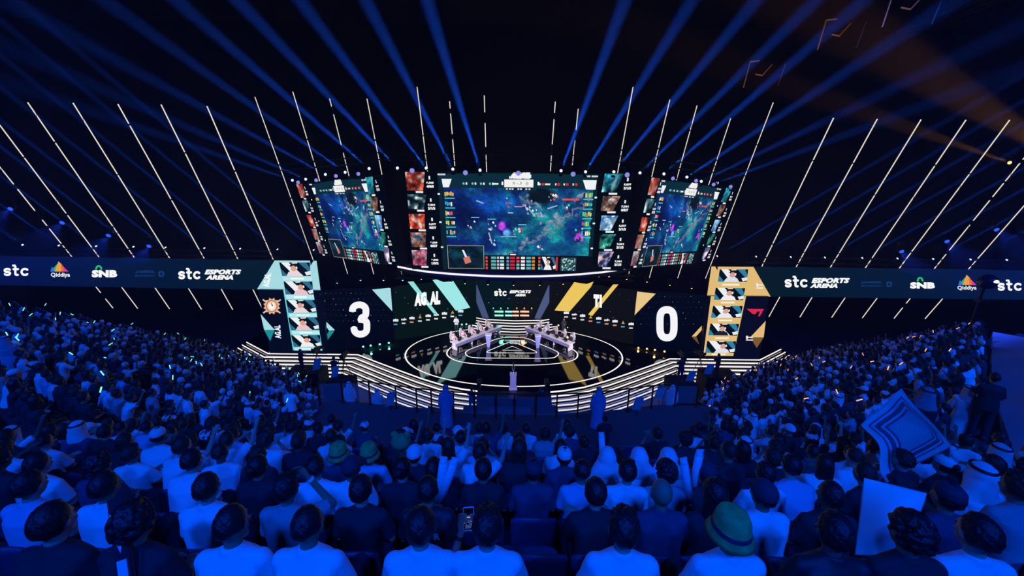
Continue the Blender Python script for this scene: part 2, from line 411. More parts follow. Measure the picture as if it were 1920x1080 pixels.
def hat_parts(kind):
    """list of (part name, mesh)"""
    out = []
    if kind == 'cap':
        mb = MB(); mb.loft([((0, -0.008, 0.015), 0.092, 0.112), ((0, -0.010, 0.06), 0.089, 0.108), ((0, -0.012, 0.10), 0.068, 0.085), ((0, -0.012, 0.126), 0.035, 0.045), ((0, -0.012, 0.133), 0.006, 0.006)], 28)
        mb.ell((0, -0.012, 0.135), 0.009, 8, 6)
        out.append(('crown', organic(mb, 0.007, 2, 'cap')))
        v = MB(); P = []; n = 14
        for j, (r0, dz) in enumerate(((0.098, 0), (0.165, -0.012))):
            for i in range(n + 1):
                a = math.pi * (0.12 + 0.76 * i / n); P.append((0.09 / 0.098 * r0 * math.cos(a) * (0.93 if j else 1), r0 * math.sin(a) * 1.08, 0.02 + dz - 0.012 * abs(math.cos(a)) * j))
        P += [(x, y, z - 0.004) for x, y, z in P]; m_ = 2 * (n + 1)
        Fs = [(i, i + 1, n + 2 + i, n + 1 + i) for i in range(n)] + [(m_ + i, m_ + n + 1 + i, m_ + n + 2 + i, m_ + i + 1) for i in range(n)]
        Fs += [(n + 1 + i, n + 2 + i, m_ + n + 2 + i, m_ + n + 1 + i) for i in range(n)]
        v.add(P, Fs); out.append(('visor', v.mesh('visor')))
    elif kind == 'bucket':
        mb = MB(); mb.loft([((0, -0.004, -0.022), 0.128, 0.146), ((0, -0.006, 0.0), 0.116, 0.134), ((0, -0.008, 0.03), 0.100, 0.118), ((0, -0.01, 0.10), 0.090, 0.106), ((0, -0.01, 0.128), 0.078, 0.092), ((0, -0.01, 0.136), 0.055, 0.07)], 32)
        me = mb.mesh('bucket'); me.polygons.foreach_set('use_smooth', [True] * len(me.polygons)); out.append(('crown', me))
        b = MB(); b.loft([((0, -0.008, 0.026), 0.104, 0.122), ((0, -0.008, 0.052), 0.099, 0.117)], 32); out.append(('hat_band', b.mesh('band')))
    elif kind in ('ghutra', 'hood'):
        L = 0.40 if kind == 'ghutra' else 0.20
        mb = MB(); mb.loft([((0, -0.05, -L), 0.205, 0.085), ((0, -0.05, -L * 0.62), 0.185, 0.095), ((0, -0.035, -L * .32), 0.135, 0.105), ((0, -0.02, -0.02), 0.104, 0.112), ((0, -0.012, 0.05), 0.096, 0.114), ((0, -0.012, 0.10), 0.072, 0.088), ((0, -0.012, 0.128), 0.03, 0.04), ((0, -0.012, 0.133), 0.004, 0.004)], 28, 2.2)
        me = organic(mb, 0.010, 4, 'cloth', noise=0.005, nscale=6)
        out.append(('headcloth', me))
        if kind == 'ghutra':
            t = MB()
            for dz in (0.0, 0.014):
                for i in range(28):
                    a, b2 = 2 * math.pi * i / 28, 2 * math.pi * (i + 1) / 28
                    t.tube((0.090 * math.cos(a), -0.012 + 0.106 * math.sin(a), 0.082 + dz), (0.090 * math.cos(b2), -0.012 + 0.106 * math.sin(b2), 0.082 + dz), 0.008, n=6, caps=False)
            out.append(('head_cord', t.mesh('cord')))
    elif kind == 'skullcap':
        mb = MB(); mb.loft([((0, -0.012, 0.035), 0.089, 0.107), ((0, -0.014, 0.085), 0.080, 0.098), ((0, -0.014, 0.118), 0.05, 0.062), ((0, -0.014, 0.128), 0.01, 0.01)], 28); out.append(('crown', organic(mb, 0.007, 2, 'kufi')))
    elif kind == 'headset':
        t = MB()
        for i in range(16):
            a, b2 = math.pi * i / 16, math.pi * (i + 1) / 16
            t.tube((0.096 * math.cos(a), 0, -0.005 + 0.135 * math.sin(a)), (0.096 * math.cos(b2), 0, -0.005 + 0.135 * math.sin(b2)), 0.011, n=8, caps=False)
        out.append(('headband', t.mesh('headband')))
        for s in (-1, 1):
            e = MB(); e.tube((s * 0.078, 0, -0.01), (s * 0.112, 0, -0.01), 0.042, 0.038, 16); out.append(('ear_cup', e.mesh('ear_cup')))
    elif kind == 'ears_hat':
        mb = MB(); mb.ell((0, -0.02, 0.06), (0.135, 0.13, 0.11), 24, 16); mb.ell((-0.09, -0.01, 0.165), 0.05, 14, 10); mb.ell((0.09, -0.01, 0.165), 0.05, 14, 10)
        out.append(('plush_hat', organic(mb, 0.01, 2, 'plush')))
    return out
CACHE = {}
def cached(key, fn):
    if key not in CACHE: CACHE[key] = fn()
    return CACHE[key]
SHIRTS = {'white': mat('white cotton', (0.80, 0.80, 0.82), 0.85, noise=0.08, scale=6), 'grey': mat('grey cotton', (0.33, 0.33, 0.36), 0.85, noise=0.1),
          'dark': mat('black cotton', (0.022, 0.022, 0.03), 0.85), 'navy': mat('navy cotton', (0.05, 0.06, 0.11), 0.85), 'blue': mat('pale blue cotton', (0.42, 0.50, 0.66), 0.85),
          'pink': mat('pale pink jersey', (0.85, 0.62, 0.60), 0.8), 'jersey': mat('black team jersey', (0.02, 0.02, 0.025), 0.6)}
M_SKIN = [mat('light skin', (0.50, 0.33, 0.25), 0.55, noise=0.05), mat('tan skin', (0.33, 0.20, 0.13), 0.55, noise=0.05), mat('brown skin', (0.17, 0.10, 0.07), 0.55, noise=0.05)]
M_HAIR = [mat('black hair', (0.010, 0.009, 0.010), 0.5, noise=0.4, scale=60, bump=0.4), mat('dark brown hair', (0.028, 0.018, 0.012), 0.55, noise=0.4, scale=60, bump=0.4)]
M_TR = [mat('dark denim', (0.02, 0.025, 0.045), 0.8), mat('black trousers', (0.012, 0.012, 0.014), 0.8), mat('khaki trousers', (0.20, 0.17, 0.12), 0.8)]
M_SHOE = mat('black shoe', (0.02, 0.02, 0.02), 0.5); M_CORD = mat('black cord', (0.01, 0.01, 0.01), 0.5)
M_HATG = mat('green felt', (0.16, 0.32, 0.10), 0.9, noise=0.25, scale=12, bump=0.3); M_BAND = mat('navy hat band', (0.02, 0.03, 0.07), 0.8)
def sub(name, me, m, parent):
    o = bpy.data.objects.new(name, me); COL.objects.link(o); o.parent = parent
    if not me.materials: me.materials.append(m)
    o.material_slots[0].link = 'OBJECT'; o.material_slots[0].material = m
    return o
HANDS = {'phone': {'L': dict(curl=0.35, fwd=(0.10, 0.25, 1), pal=(0.9, -0.3, 0)), 'R': dict(curl=0.35, fwd=(-0.10, 0.25, 1), pal=(-0.9, -0.3, 0))},
         'stick': {'R': dict(curl=1.3)}, 'clap': {'L': dict(curl=0.2), 'R': dict(curl=0.2)}}
def person(loc, rz, shirt='white', hair='short', hat=None, arms='lap', lean=0, pose='sit', skin=0, haircol=0, trousers=0, w=1.0, scale=1.0,
           label=None, group=None, sleeve='short', collar=True, voxel=0.013, head_turn=0.0, head_tilt=0.0, hatcol=None, fine=False, name='person', shoes=True):
    key = (pose, arms, lean, w, voxel)
    J = cached(('J',) + key[:3], lambda: sitting(lean, arms) if pose == 'sit' else standing(arms, lean))
    t = empty(name, loc, rz); t.scale = (scale,) * 3
    tag(t, label, 'person', group)
    body = sub('body', cached(('body',) + key, lambda: body_mesh(J, w, voxel, fine, hands=HANDS.get(arms))), M_SKIN[skin], t)
    if pose != 'robe':
        sub('shirt', cached(('shirt', sleeve, collar) + key, lambda: shirt_mesh(J, w, sleeve, voxel=max(voxel, 0.013), collar=collar)), SHIRTS[shirt], t)
        sub('trousers', cached(('tr',) + key, lambda: trouser_mesh(J, w)), M_TR[trousers], t)
        if shoes:
            for k in 'LR': sub('shoe', cached(('shoe', k, pose), lambda: shoe_mesh(J, k)), M_SHOE, t)
    def head_part(nm, me, m):
        o = sub(nm, me, m, t); o.location = J['head']; o.scale = (HS,) * 3; return o
    head_part('eyes', cached(('eyes',), eyes_mesh), M_SHOE)
    if hair: head_part('hair', cached(('hair', hair), lambda: hair_mesh(hair)), M_HAIR[haircol])
    if hat:
        first = None
        for nm, me in cached(('hat', hat), lambda: hat_parts(hat)):
            m = {'crown': hatcol or SHIRTS['white'], 'visor': hatcol or SHIRTS['white'], 'hat_band': M_BAND, 'headcloth': hatcol or SHIRTS['white'], 'head_cord': M_CORD,
                 'headband': SHIRTS['white'], 'ear_cup': SHIRTS['white'], 'plush_hat': M_HATG}[nm]
            if nm in ('hat_band', 'visor', 'head_cord', 'ear_cup') and first is not None:
                q_ = sub(nm, me, m, first)
            else: first = head_part(nm, me, m)
    return t, J
def robed(loc, rz, label, group=None, col=None, hat='ghutra', hatcol=None, arms='down', scale=1.0):
    """standing person in an ankle-length robe"""
    J = cached(('J', 'stand', arms, 0), lambda: standing(arms, 0))
    t = empty('person', loc, rz); t.scale = (scale,) * 3; tag(t, label, 'person', group)
    sub('body', cached(('body', 'stand', arms, 0, 1.0, 0.013), lambda: body_mesh(J)), M_SKIN[1], t)
    def robe():
        mb = MB(); S = torso_secs(J, 0.022)[2:]
        low = [((0, 0.0, 0.07), 0.27, 0.21), ((0, 0, 0.35), 0.245, 0.19), ((0, 0, 0.65), 0.22, 0.165), ((0, 0, 0.88), 0.205, 0.15)]
        mb.loft(low + S, 28, 2.2)
        for k in 'LR':
            mb.ell(J['S' + k], 0.085, 12, 8); mb.cap(J['sho'] + Vector((0, 0, 0.015)), J['S' + k], 0.075)
            mb.cap(J['S' + k], J['E' + k], 0.075, 0.068, 14); mb.tube(J['E' + k], J['W' + k] * 0.97 + J['E' + k] * 0.03, 0.068, 0.07, 14)
        return organic(mb, 0.015, 4, 'robe', noise=0.008, nscale=4)
    sub('robe', cached(('robe', arms), robe), col or SHIRTS['white'], t)
    for k in 'LR': sub('shoe', cached(('shoe', k, 'stand'), lambda: shoe_mesh(J, k)), M_SHOE, t)
    for nm, me in cached(('hat', hat), lambda: hat_parts(hat)):
        o = sub(nm, me, {'headcloth': hatcol or col or SHIRTS['white'], 'head_cord': M_CORD}[nm], t); o.location = J['head']; o.scale = (HS,) * 3
    return t, J
# ------------------------------------------------------------ hall
M_BLACK = mat('black wall paint', (0.004, 0.004, 0.006), 0.95, noise=0.3, scale=3)
M_CONC = mat('dark carpeted terrace', (0.035, 0.035, 0.04), 0.9, noise=0.3, scale=6)
M_PIT = mat('blue vinyl pit floor', (0.035, 0.06, 0.09), 0.6, noise=0.2)
M_STAGE = mat('glossy black stage', (0.004, 0.005, 0.007), 0.045, ior=2.3, noise=0.2, scale=2)
M_METAL = mat('black powder coat', (0.012, 0.012, 0.014), 0.45, metal=0.3)
M_STEEL = mat('dark steel', (0.05, 0.05, 0.055), 0.4, metal=0.9)
def S(o, kind='structure'): o['kind'] = kind; return o
S(MB().box((0, 15, -1.35), (124, 72, 0.2)).build('floor', M_PIT))
S(MB().box((0, 50.5, 15), (124, 0.6, 34)).build('wall_back', M_BLACK))
S(MB().box((0, -20.5, 15), (124, 0.6, 34)).build('wall_front', M_BLACK))
S(MB().box((-61.5, 15, 15), (0.6, 71, 34)).build('wall_left', M_BLACK))
S(MB().box((61.5, 15, 15), (0.6, 71, 34)).build('wall_right', M_BLACK))
S(MB().box((0, 15, 32.2), (124, 72, 0.4)).build('ceiling', M_BLACK))

# ------------------------------------------------------------ panel: flat LED picture on a real plane
class Panel:
    def __init__(s, mapper, nrm):      # mapper(x, y) -> world point on the wall; nrm towards the viewer
        s.m = mapper; s.n = Vector(nrm).normalized(); s.v = []; s.f = []; s.c = []; s.lay = 0
    def poly(s, pts, col, layer=None):
        col = srgb(col) if isinstance(col, str) else col
        s.lay = s.lay + 1 if layer is None else layer
        off = s.n * (0.0012 * s.lay); n = len(s.v)
        s.v += [s.m(*p) + off for p in pts]; s.f.append(tuple(range(n, n + len(pts)))); s.c.append(col)
    def rect(s, x0, y0, x1, y1, col, layer=None): s.poly([(x0, y0), (x1, y0), (x1, y1), (x0, y1)], col, layer)
    def disc(s, x, y, rx, ry, col, n=14, layer=None): s.poly([(x + rx * math.cos(2 * math.pi * i / n), y + ry * math.sin(2 * math.pi * i / n)) for i in range(n)], col, layer)
    def text(s, t, x0, y0, x1, y1, col='ffffff', bold=0.03, shear=0.0, xt=None, yt=None, rise=0.0):
        """fills the box x0..x1, y0 (top) .. y1 (bottom); rise = y change from left to right; xt=(x at top-left, x at bottom-left) for vertical text"""
        V, Fs = text_shape(t, bold, shear)
        s.lay += 1; off = s.n * (0.0012 * s.lay); n = len(s.v); col = srgb(col)
        for (a, b) in V:
            if xt == 'down':   # text reads downwards
                X = x1 - (x1 - x0) * b + rise * a; Y = y0 + (y1 - y0) * a
            elif xt == 'up':
                X = x0 + (x1 - x0) * b + rise * (1 - a); Y = y1 - (y1 - y0) * a
            elif xt == 'up_flip':
                X = x0 + (x1 - x0) * (1 - b) + rise * (1 - a); Y = y1 - (y1 - y0) * a
            else:
                X = x0 + (x1 - x0) * a; Y = y1 - (y1 - y0) * b + rise * a
            s.v.append(s.m(X, Y) + off)
        for f in Fs: s.f.append(tuple(i + n for i in f)); s.c.append(col)
    def grid(s, img, quad):
        """img: h x w x 3 (display values); quad: 4 corners tl,tr,br,bl"""
        h, w_ = img.shape[:2]; s.lay += 1; off = s.n * (0.0012 * s.lay); n = len(s.v)
        tl, tr, br, bl = [np.array(q, float) for q in quad]
        for j in range(h + 1):
            a, b = tl + (bl - tl) * j / h, tr + (br - tr) * j / h
            for i in range(w_ + 1):
                p = a + (b - a) * i / w_; s.v.append(s.m(p[0], p[1]) + off)
        lin = np.where(img <= 0.04045, img / 12.92, ((img + 0.055) / 1.055) ** 2.4)
        for j in range(h):
            for i in range(w_):
                k = n + j * (w_ + 1) + i; s.f.append((k, k + 1, k + w_ + 2, k + w_ + 1)); s.c.append(tuple(lin[j, i]))
    def build(s, name, parent):
        me = mesh_from(s.v, s.f, name)
        att = me.color_attributes.new('Col', 'FLOAT_COLOR', 'CORNER')
        n = np.array([len(f) for f in s.f]); c = np.repeat(np.array([(*x, 1.0) for x in s.c], dtype=np.float32), n, axis=0)
        att.data.foreach_set('color', c.ravel())
        return link(name, me, screen_mat(), parent)
_T = {}
def text_shape(t, bold, shear):
    k = (t, bold, shear)
    if k in _T: return _T[k]
    cu = bpy.data.curves.new('t', 'FONT'); cu.body = t; cu.size = 1; cu.offset = bold; cu.shear = shear; cu.resolution_u = 2
    cu.space_character = 1.0 + bold
    o = bpy.data.objects.new('t', cu); COL.objects.link(o)
    dg = bpy.context.evaluated_depsgraph_get(); me = bpy.data.meshes.new_from_object(o.evaluated_get(dg))
    V = np.array([v.co[:2] for v in me.vertices]); Fs = [tuple(p.vertices) for p in me.polygons]
    bpy.data.objects.remove(o); bpy.data.curves.remove(cu); bpy.data.meshes.remove(me)
    lo, hi = V.min(0), V.max(0); V = (V - lo) / np.maximum(hi - lo, 1e-6)
    _T[k] = ([tuple(v) for v in V], Fs); return _T[k]
def stroke(pts, wd):
    """thick polyline in 2D as quads with round joins"""
    out = []
    for (a, b) in zip(pts[:-1], pts[1:]):
        a, b = np.array(a, float), np.array(b, float); d = b - a; L = np.hypot(*d)
        if L < 1e-6: continue
        nrm = np.array([-d[1], d[0]]) / L * wd / 2
        out.append([tuple(a + nrm), tuple(b + nrm), tuple(b - nrm), tuple(a - nrm)])
    return out
def vnoise(h, w_, cell, seed):
    r = np.random.default_rng(seed); gh, gw = h // cell + 3, w_ // cell + 3; g = r.random((gh, gw))
    y = np.arange(h) / cell; x = np.arange(w_) / cell; yi, xi = y.astype(int), x.astype(int)
    fy, fx = (y - yi)[:, None], (x - xi)[None, :]; fy = fy * fy * (3 - 2 * fy); fx = fx * fx * (3 - 2 * fx)
    return (g[yi][:, xi] * (1 - fy) * (1 - fx) + g[yi][:, xi + 1] * (1 - fy) * fx + g[yi + 1][:, xi] * fy * (1 - fx) + g[yi + 1][:, xi + 1] * fy * fx)
def fbm(h, w_, cell, seed):
    o, a, t = np.zeros((h, w_)), 1.0, 0.0
    while cell >= 2: o += a * vnoise(h, w_, cell, seed + cell); t += a; a *= 0.6; cell //= 2
    return o / t
def lerp(a, b, t): return np.array(a) * (1 - t[..., None]) + np.array(b) * t[..., None]

# ------------------------------------------------------------ LED walls
def wallplane(a, b):
    a, b = Vector((*a, 0)), Vector((*b, 0)); d = (b - a).normalized(); n = Vector((d.y, -d.x, 0))
    return (lambda x, y: on_plane(x, y, a, n)), n
CT, CTM, CTD = 'a9dfe6', '6fd6d6', '1c8e92'
AM, AMM, AMD = 'e6bf78', 'f0c95e', '6d4f2c'
def portrait(P, q, seed, bgc, accent):
    """player on camera: q = tl,tr,br,bl"""
    r = random.Random(seed); tl, tr, br, bl = [Vector((*p, 0)) for p in q]
    def U(u, v): a = tl.lerp(tr, u); b = bl.lerp(br, u); p = a.lerp(b, v); return (p.x, p.y)
    P.poly([U(0, 0), U(1, 0), U(1, 1), U(0, 1)], '061019')
    P.poly([U(0.05, 0), U(0.30, 0), U(0.75, 1), U(0.45, 1)], 'eef4f6')
    P.poly([U(0.62, 0), U(0.88, 0), U(1, 0.45), U(1, 0.8)], bgc)
    P.poly([U(0.0, 0.45), U(0.22, 1), U(0, 1)], bgc)
    P.poly([U(0.80, 0.72), U(1, 0.62), U(1, 0.9), U(0.86, 0.95)], 'e8eef2')
    c = 0.47 + r.uniform(-0.06, 0.10)
    def circ(cx, cy, rx, ry, col, n=12): P.poly([U(cx + rx * math.cos(6.283 * i / n), min(1, cy + ry * math.sin(6.283 * i / n))) for i in range(n)], col)
    P.poly([U(c - 0.27, 1), U(c - 0.19, 0.72), U(c - 0.05, 0.60), U(c + 0.08, 0.60), U(c + 0.20, 0.74), U(c + 0.27, 1)], accent)
    circ(c - 0.005, 0.36, 0.115, 0.25, '15100f')             # hair
    circ(c + 0.01, 0.44, 0.092, 0.21, 'e0a28e')            # face
    circ(c - 0.10, 0.40, 0.030, 0.11, 'f4f4f6', 8); circ(c + 0.115, 0.40, 0.026, 0.11, 'f4f4f6', 8)   # headset cups
    P.poly([U(c - 0.10, 0.26), U(c - 0.06, 0.14), U(c + 0.06, 0.12), U(c + 0.115, 0.24), U(c + 0.06, 0.19), U(c - 0.05, 0.21)], '1c1614')
    P.poly([U(0.40, 0.02), U(0.60, 0.0), U(0.58, 0.07), U(0.42, 0.09)], 'f2f2f4')
def qid(P, x0, y0, x1, y1, tx0, ty0, tx1, ty1):
    m = (x0 + x1) / 2
    P.poly([(x0, y1), (x0 + (m - x0) * 0.75, y0 + (y1 - y0) * 0.25), (m, y1)], '2fb46a'); P.poly([(x0, y1), (x0 + 3, y0 + (y1 - y0) * 0.5), (x0 + 8, y1)], '3b6fe0')
    P.poly([(x0 + (m - x0) * 0.5, y1), (m - 2, y0), (m + 5, y0 + 6), (m + 6, y1)], 'f3a13a'); P.poly([(m + 2, y0 + 4), (x1 - 8, y0 + (y1 - y0) * 0.6), (x1 - 6, y1), (m + 4, y1)], 'ef6a3c')
    P.poly([(m + 8, y1), (x1 - 9, y0 + (y1 - y0) * 0.55), (x1, y1)], 'e0418f')
    P.text('Qiddiya', tx0, ty0, tx1, ty1, 'f2f5fa', 0.03)
def snb(P, x0, y0, x1, y1, ax0, ay0, ax1, ay1):
    P.text('SNB', x0, y0, x1, y1, 'ffffff', 0.07)
    m = (ax0 + ax1) / 2
    for q in stroke([(ax0 + 1.5, ay1), (ax0 + 3, ay0 + 3), (m, ay0 + 1.5), (ax1 - 3, ay0 + 3), (ax1 - 1.5, ay1)], 3.4): P.poly(q, '2fbf6a', P.lay)
def stc(P, x0, y0, x1, y1, col='ffffff', rise=0):
    w_ = x1 - x0; h = y1 - y0; xh = h * 0.72; T = xh * 0.27; cy_ = y1 - xh / 2; ry = xh / 2 - T / 2
    def arc(cx, cy2, rx, r2, a0, a1, n=10): return [(cx + rx * math.cos(R(a0 + (a1 - a0) * i / n)), cy2 + r2 * math.sin(R(a0 + (a1 - a0) * i / n))) for i in range(n + 1)]
    lay = P.lay + 1
    def pen(pts):
        for q in stroke(pts, T): P.poly(q, col, lay)
        for p in pts: P.disc(p[0], p[1], T / 2, T / 2, col, 8, lay)
    sx = x0 + w_ * 0.15; rx = w_ * 0.105
    pen(arc(sx, cy_ - ry / 2, rx, ry / 2, -25, -180) + arc(sx, cy_ - ry / 2, rx, ry / 2, 180, 90, 6)[1:] + arc(sx, cy_ + ry / 2, rx, ry / 2, -90, 0, 6)[1:] + arc(sx, cy_ + ry / 2, rx, ry / 2, 0, 155)[1:])
    tx = x0 + w_ * 0.46
    pen([(tx, y0 + h * 0.16)] + [(tx, y1 - xh * 0.25)] + arc(tx + w_ * 0.07, y1 - xh * 0.28, w_ * 0.07, xh * 0.28 - T / 2, 180, 70, 6)); pen([(tx - w_ * 0.07, y0 + h * 0.40), (tx + w_ * 0.10, y0 + h * 0.40)])
    P.rect(tx - w_ * 0.12, y0, tx + w_ * 0.01, y0 + h * 0.17, col, lay)
    pen(arc(x0 + w_ * 0.83, cy_, w_ * 0.13, ry, -45, -315, 16))
def jameel(P, x0, y0, x1, y1):
    c = '163a75'; w_ = x1 - x0; m = (y0 + y1) / 2
    P.text('JAMEEL', x0, y0 + 1, x0 + w_ * 0.66, m - 0.5, c, 0.03); P.text('MOTORSPORT', x0, m + 1.5, x0 + w_ * 0.66, y1 - 2, c, 0.02)
    cx, cy = x0 + w_ * 0.86, m
    for k in range(8):
        a = k * math.pi / 4; P.disc(cx + 4.2 * math.cos(a), cy + 4.2 * math.sin(a), 2.3, 2.3, c if k % 2 else '12305f', 6)
def led_thing(name, label, cat, group, build, mp, n, outline, thick=0.24):
    t = empty(name, (0, 0, 0)); tag(t, label, cat, group)
    P = Panel(mp, n); build(P); W = [mp(*p) for p in outline]
    t.location = W[-1]
    d = P.build('display', t)
    bk = [w_ - n * 0.02 for w_ in W] + [w_ - n * (0.02 + thick) for w_ in W]; m = len(W)
    me = mesh_from(bk, [tuple(range(m)), tuple(range(2 * m - 1, m - 1, -1))] + [(i, m + i, m + (i + 1) % m, (i + 1) % m) for i in range(m)])
    c = link('cabinet', me, M_METAL, t)
    for o in (d, c): o.matrix_parent_inverse = Matrix.Translation(-Vector(W[-1]))
    return t
def gradbg(P, quad, c0, c1, n=24):
    (ax, ay), (bx, by), (cx, cy_), (dx, dy) = quad
    P.grid(np.array([[np.array(hexf(c0)) * (1 - i / n) + np.array(hexf(c1)) * (i / n) for i in range(n)]]), quad)
def hexf(c): return tuple(int(c[i:i + 2], 16) / 255 for i in (0, 2, 4))

Y_R = 34.3
ribL = wallplane((-60, Y_R), (-10, Y_R)); ribR = wallplane((10, Y_R), (60, Y_R))
def c_ribL(P):
    gradbg(P, [(-40, 479.5), (525, 488.5), (505, 543.5), (-40, 534)], '03124e', '031c28')
    P.poly([(482, 542.3), (515, 488.3), (581, 488.8), (582.5, 498), (588, 489), (593.5, 489), (601, 544.5)], CT)
    portrait(P, [(523.5, 492), (581, 492), (582.5, 517.5), (529, 517.5)], 1, '2f6e8e', 'f0d9de')
    P.poly([(530, 519), (584, 519), (585.5, 526), (531.5, 526)], 'bfe9ee')
    P.text('AG.AL', 496.5, 512.5, 509, 538, 'ffffff', 0.05, xt='up_flip', rise=-4)
    P.rect(545, 521, 570, 524, 'f4ffff')
    stc(P, 7, 496, 55.5, 517.5); qid(P, 95, 490, 129, 509, 96, 511, 132, 521); snb(P, 172.5, 506, 220.5, 520, 179, 497, 192.5, 505)
    jameel(P, 254, 506, 311, 521); stc(P, 335, 502, 377.5, 523.5)
    P.text('ESPORTS', 384, 505, 453, 514.5, 'ffffff', 0.07, shear=0.3); P.text('ARENA', 386, 515.5, 438, 524.3, 'ffffff', 0.07, shear=0.3)
led_thing('ribbon_display', 'long blue ribbon screen with sponsor logos on the left side of the hall', 'screen', None, c_ribL, *ribL, [(-40, 479.5), (593.5, 488.8), (601, 544.5), (-40, 534)])
def c_ribR(P):
    gradbg(P, [(1415, 500.4), (1960, 507.5), (1960, 562.5), (1440, 556)], '031b26', '04184a')
    P.poly([(1334, 499.6), (1341, 499.6), (1345, 507), (1346, 500), (1412.8, 500.4), (1445, 556.2), (1325.6, 555.4)], AM)
    portrait(P, [(1349.5, 505), (1403, 505), (1400, 528.5), (1346, 528.3)], 7, '2e83a8', 'dfe6ee')
    P.rect(1354, 532, 1386, 535.5, 'fff3dc')
    P.text('T1', 1418, 531, 1431, 541, 'f7f3e6', 0.07, xt='down')
    stc(P, 1471, 517, 1515, 539); P.text('ESPORTS', 1521, 521, 1593, 530.7, 'ffffff', 0.07, shear=0.3); P.text('ARENA', 1518, 531.5, 1570, 539.7, 'ffffff', 0.07, shear=0.3)
    jameel(P, 1614, 526, 1675, 539.5); snb(P, 1705.5, 529, 1752.5, 541, 1718, 519, 1731, 527.5); qid(P, 1796, 515, 1830, 534, 1794, 535.5, 1830, 545); stc(P, 1869, 524, 1916, 545)
led_thing('ribbon_display', 'long blue ribbon screen with sponsor logos on the right side of the hall', 'screen', None, c_ribR, *ribR, [(1334, 499.6), (1960, 507.5), (1960, 562.5), (1325.6, 555.4)])

def dots(P, x0, y0, x1, y1, nx, ny, col='36425e', dy=0, sl=0):
    for j in range(ny):
        for i in range(nx):
            x = x0 + (x1 - x0) * (i + 0.5 * (j % 2)) / nx; y = y0 + (y1 - y0) * j / ny + dy * i / nx + sl
            P.disc(x, y, 1.0, 0.9, col if (i * 7 + j * 3) % 5 else '8e98b0', 5, layer=P.lay)
def crest(P, x, y, r):
    P.poly([(x + r * (1.12 if i % 2 else 0.86) * math.cos(6.283 * i / 24), y + r * (1.12 if i % 2 else 0.86) * math.sin(6.283 * i / 24)) for i in range(24)], 'e9b48e')
    for sx in (-1, 1):
        for q in stroke([(x - sx * r * 1.15, y - r * 0.85), (x + sx * r * 1.1, y + r * 0.9)], 2.6): P.poly(q, 'f0c6a4')
    P.disc(x, y, r * 0.78, r * 0.82, 'c9825c', 16); P.disc(x, y, r * 0.6, r * 0.64, 'f6dcc6', 12); P.disc(x, y, r * 0.36, r * 0.42, 'ffffff', 8)
    P.poly([(x - r * .15, y - r * .55), (x + r * .2, y - r * .1), (x + r * .02, y + r * .1)], '9a5b45')
def c_scoreL(P):
    P.poly([(484, 543), (606, 545), (613, 668.5), (507, 667)], '030a20'); 
    dots(P, 600, 552, 612, 600, 2, 4)
    P.poly([(531, 543), (586.8, 543.5), (604.8, 657), (549.5, 656.8)], CTM)
    P.poly([(531.5, 543.5), (585.8, 543.5), (588.5, 560), (536, 560)], CT)
    fr = [[(532.6, 543.6), (586.8, 543.9), (587.8, 552), (535.6, 552)], [(536.5, 562.4), (591.5, 562.4), (593, 585.6), (541, 586.5)], [(541, 595.2), (596.7, 594.8), (598.5, 618), (545.7, 618.9)], [(546.3, 628.1), (600.4, 627.8), (602.2, 649.4), (551.5, 650)]]
    portrait(P, [(531.9, 527.8), (585.6, 527.8), (587.8, 552), (535.6, 552)], 2, '2f6e8e', 'f0c4cc')
    for i, q in enumerate(fr[1:]): portrait(P, q, 3 + i, '2f6e8e', ['f0d9de', 'efc4cb', 'f4f0f2'][i])
    for (a, b, c, d) in ((537, 553, 589.5, 560.3), (542, 587.5, 595, 593.5), (547, 620, 600, 626.5), (552, 651, 604, 656.5)):
        P.poly([(a, b), (c - 1, b), (c, d), (a + 1.5, d)], 'bfeaf0'); P.rect(a + 15, b + 2, c - 14, d - 2, 'f6ffff')
    crest(P, 510.5, 573.5, 14.5)
    P.poly([(489.6, 588.3), (516, 618), (496.3, 618)], CT); P.poly([(496.3, 618.3), (516, 618.3), (507.5, 639)], CTD)
    P.text('AG.AL', 515, 609, 526.5, 634, 'f2fbff', 0.05, xt='up_flip', rise=2)
led_thing('video_wall', 'tall dark screen section with light blue player portraits and a crest, left of the stage', 'screen', 'score screens', c_scoreL, *wallplane((-30, 34.0), (-10, 34.0)), [(484, 543), (606, 545), (613, 668.5), (507, 667)])
def digit3(P):
    x0, y0, x1, y1 = 655.6, 565.6, 694.2, 632.8; w_ = x1 - x0; h = y1 - y0; T = 12.5
    pts = []
    def arc(cx, cy, rx, ry, a0, a1, n=14): return [(cx + rx * math.cos(R(a0 + (a1 - a0) * i / n)), cy + ry * math.sin(R(a0 + (a1 - a0) * i / n))) for i in range(n + 1)]
    up = [(x0 + 5.5, y0 + 19)] + arc(673.5, 581, 12.6, 9.6, 190, 360, 12) + [(686, 587)] + arc(675.5, 587.5, 10.6, 8.6, 0, 88, 8)
    lo = [(672.5, 598.5)] + arc(676.5, 607, 11.4, 8.0, -90, 0, 8) + [(687.9, 615)] + arc(675.8, 616.5, 12.1, 10.2, 0, 175, 14) + [(663.6, 614)]
    lay = P.lay + 1
    for L in (up, lo):
        for q in stroke(L, T): P.poly(q, 'f8f8fa', lay)
        for p in L[1:-1]: P.disc(p[0], p[1], T / 2, T / 2, 'f8f8fa', 12, lay)
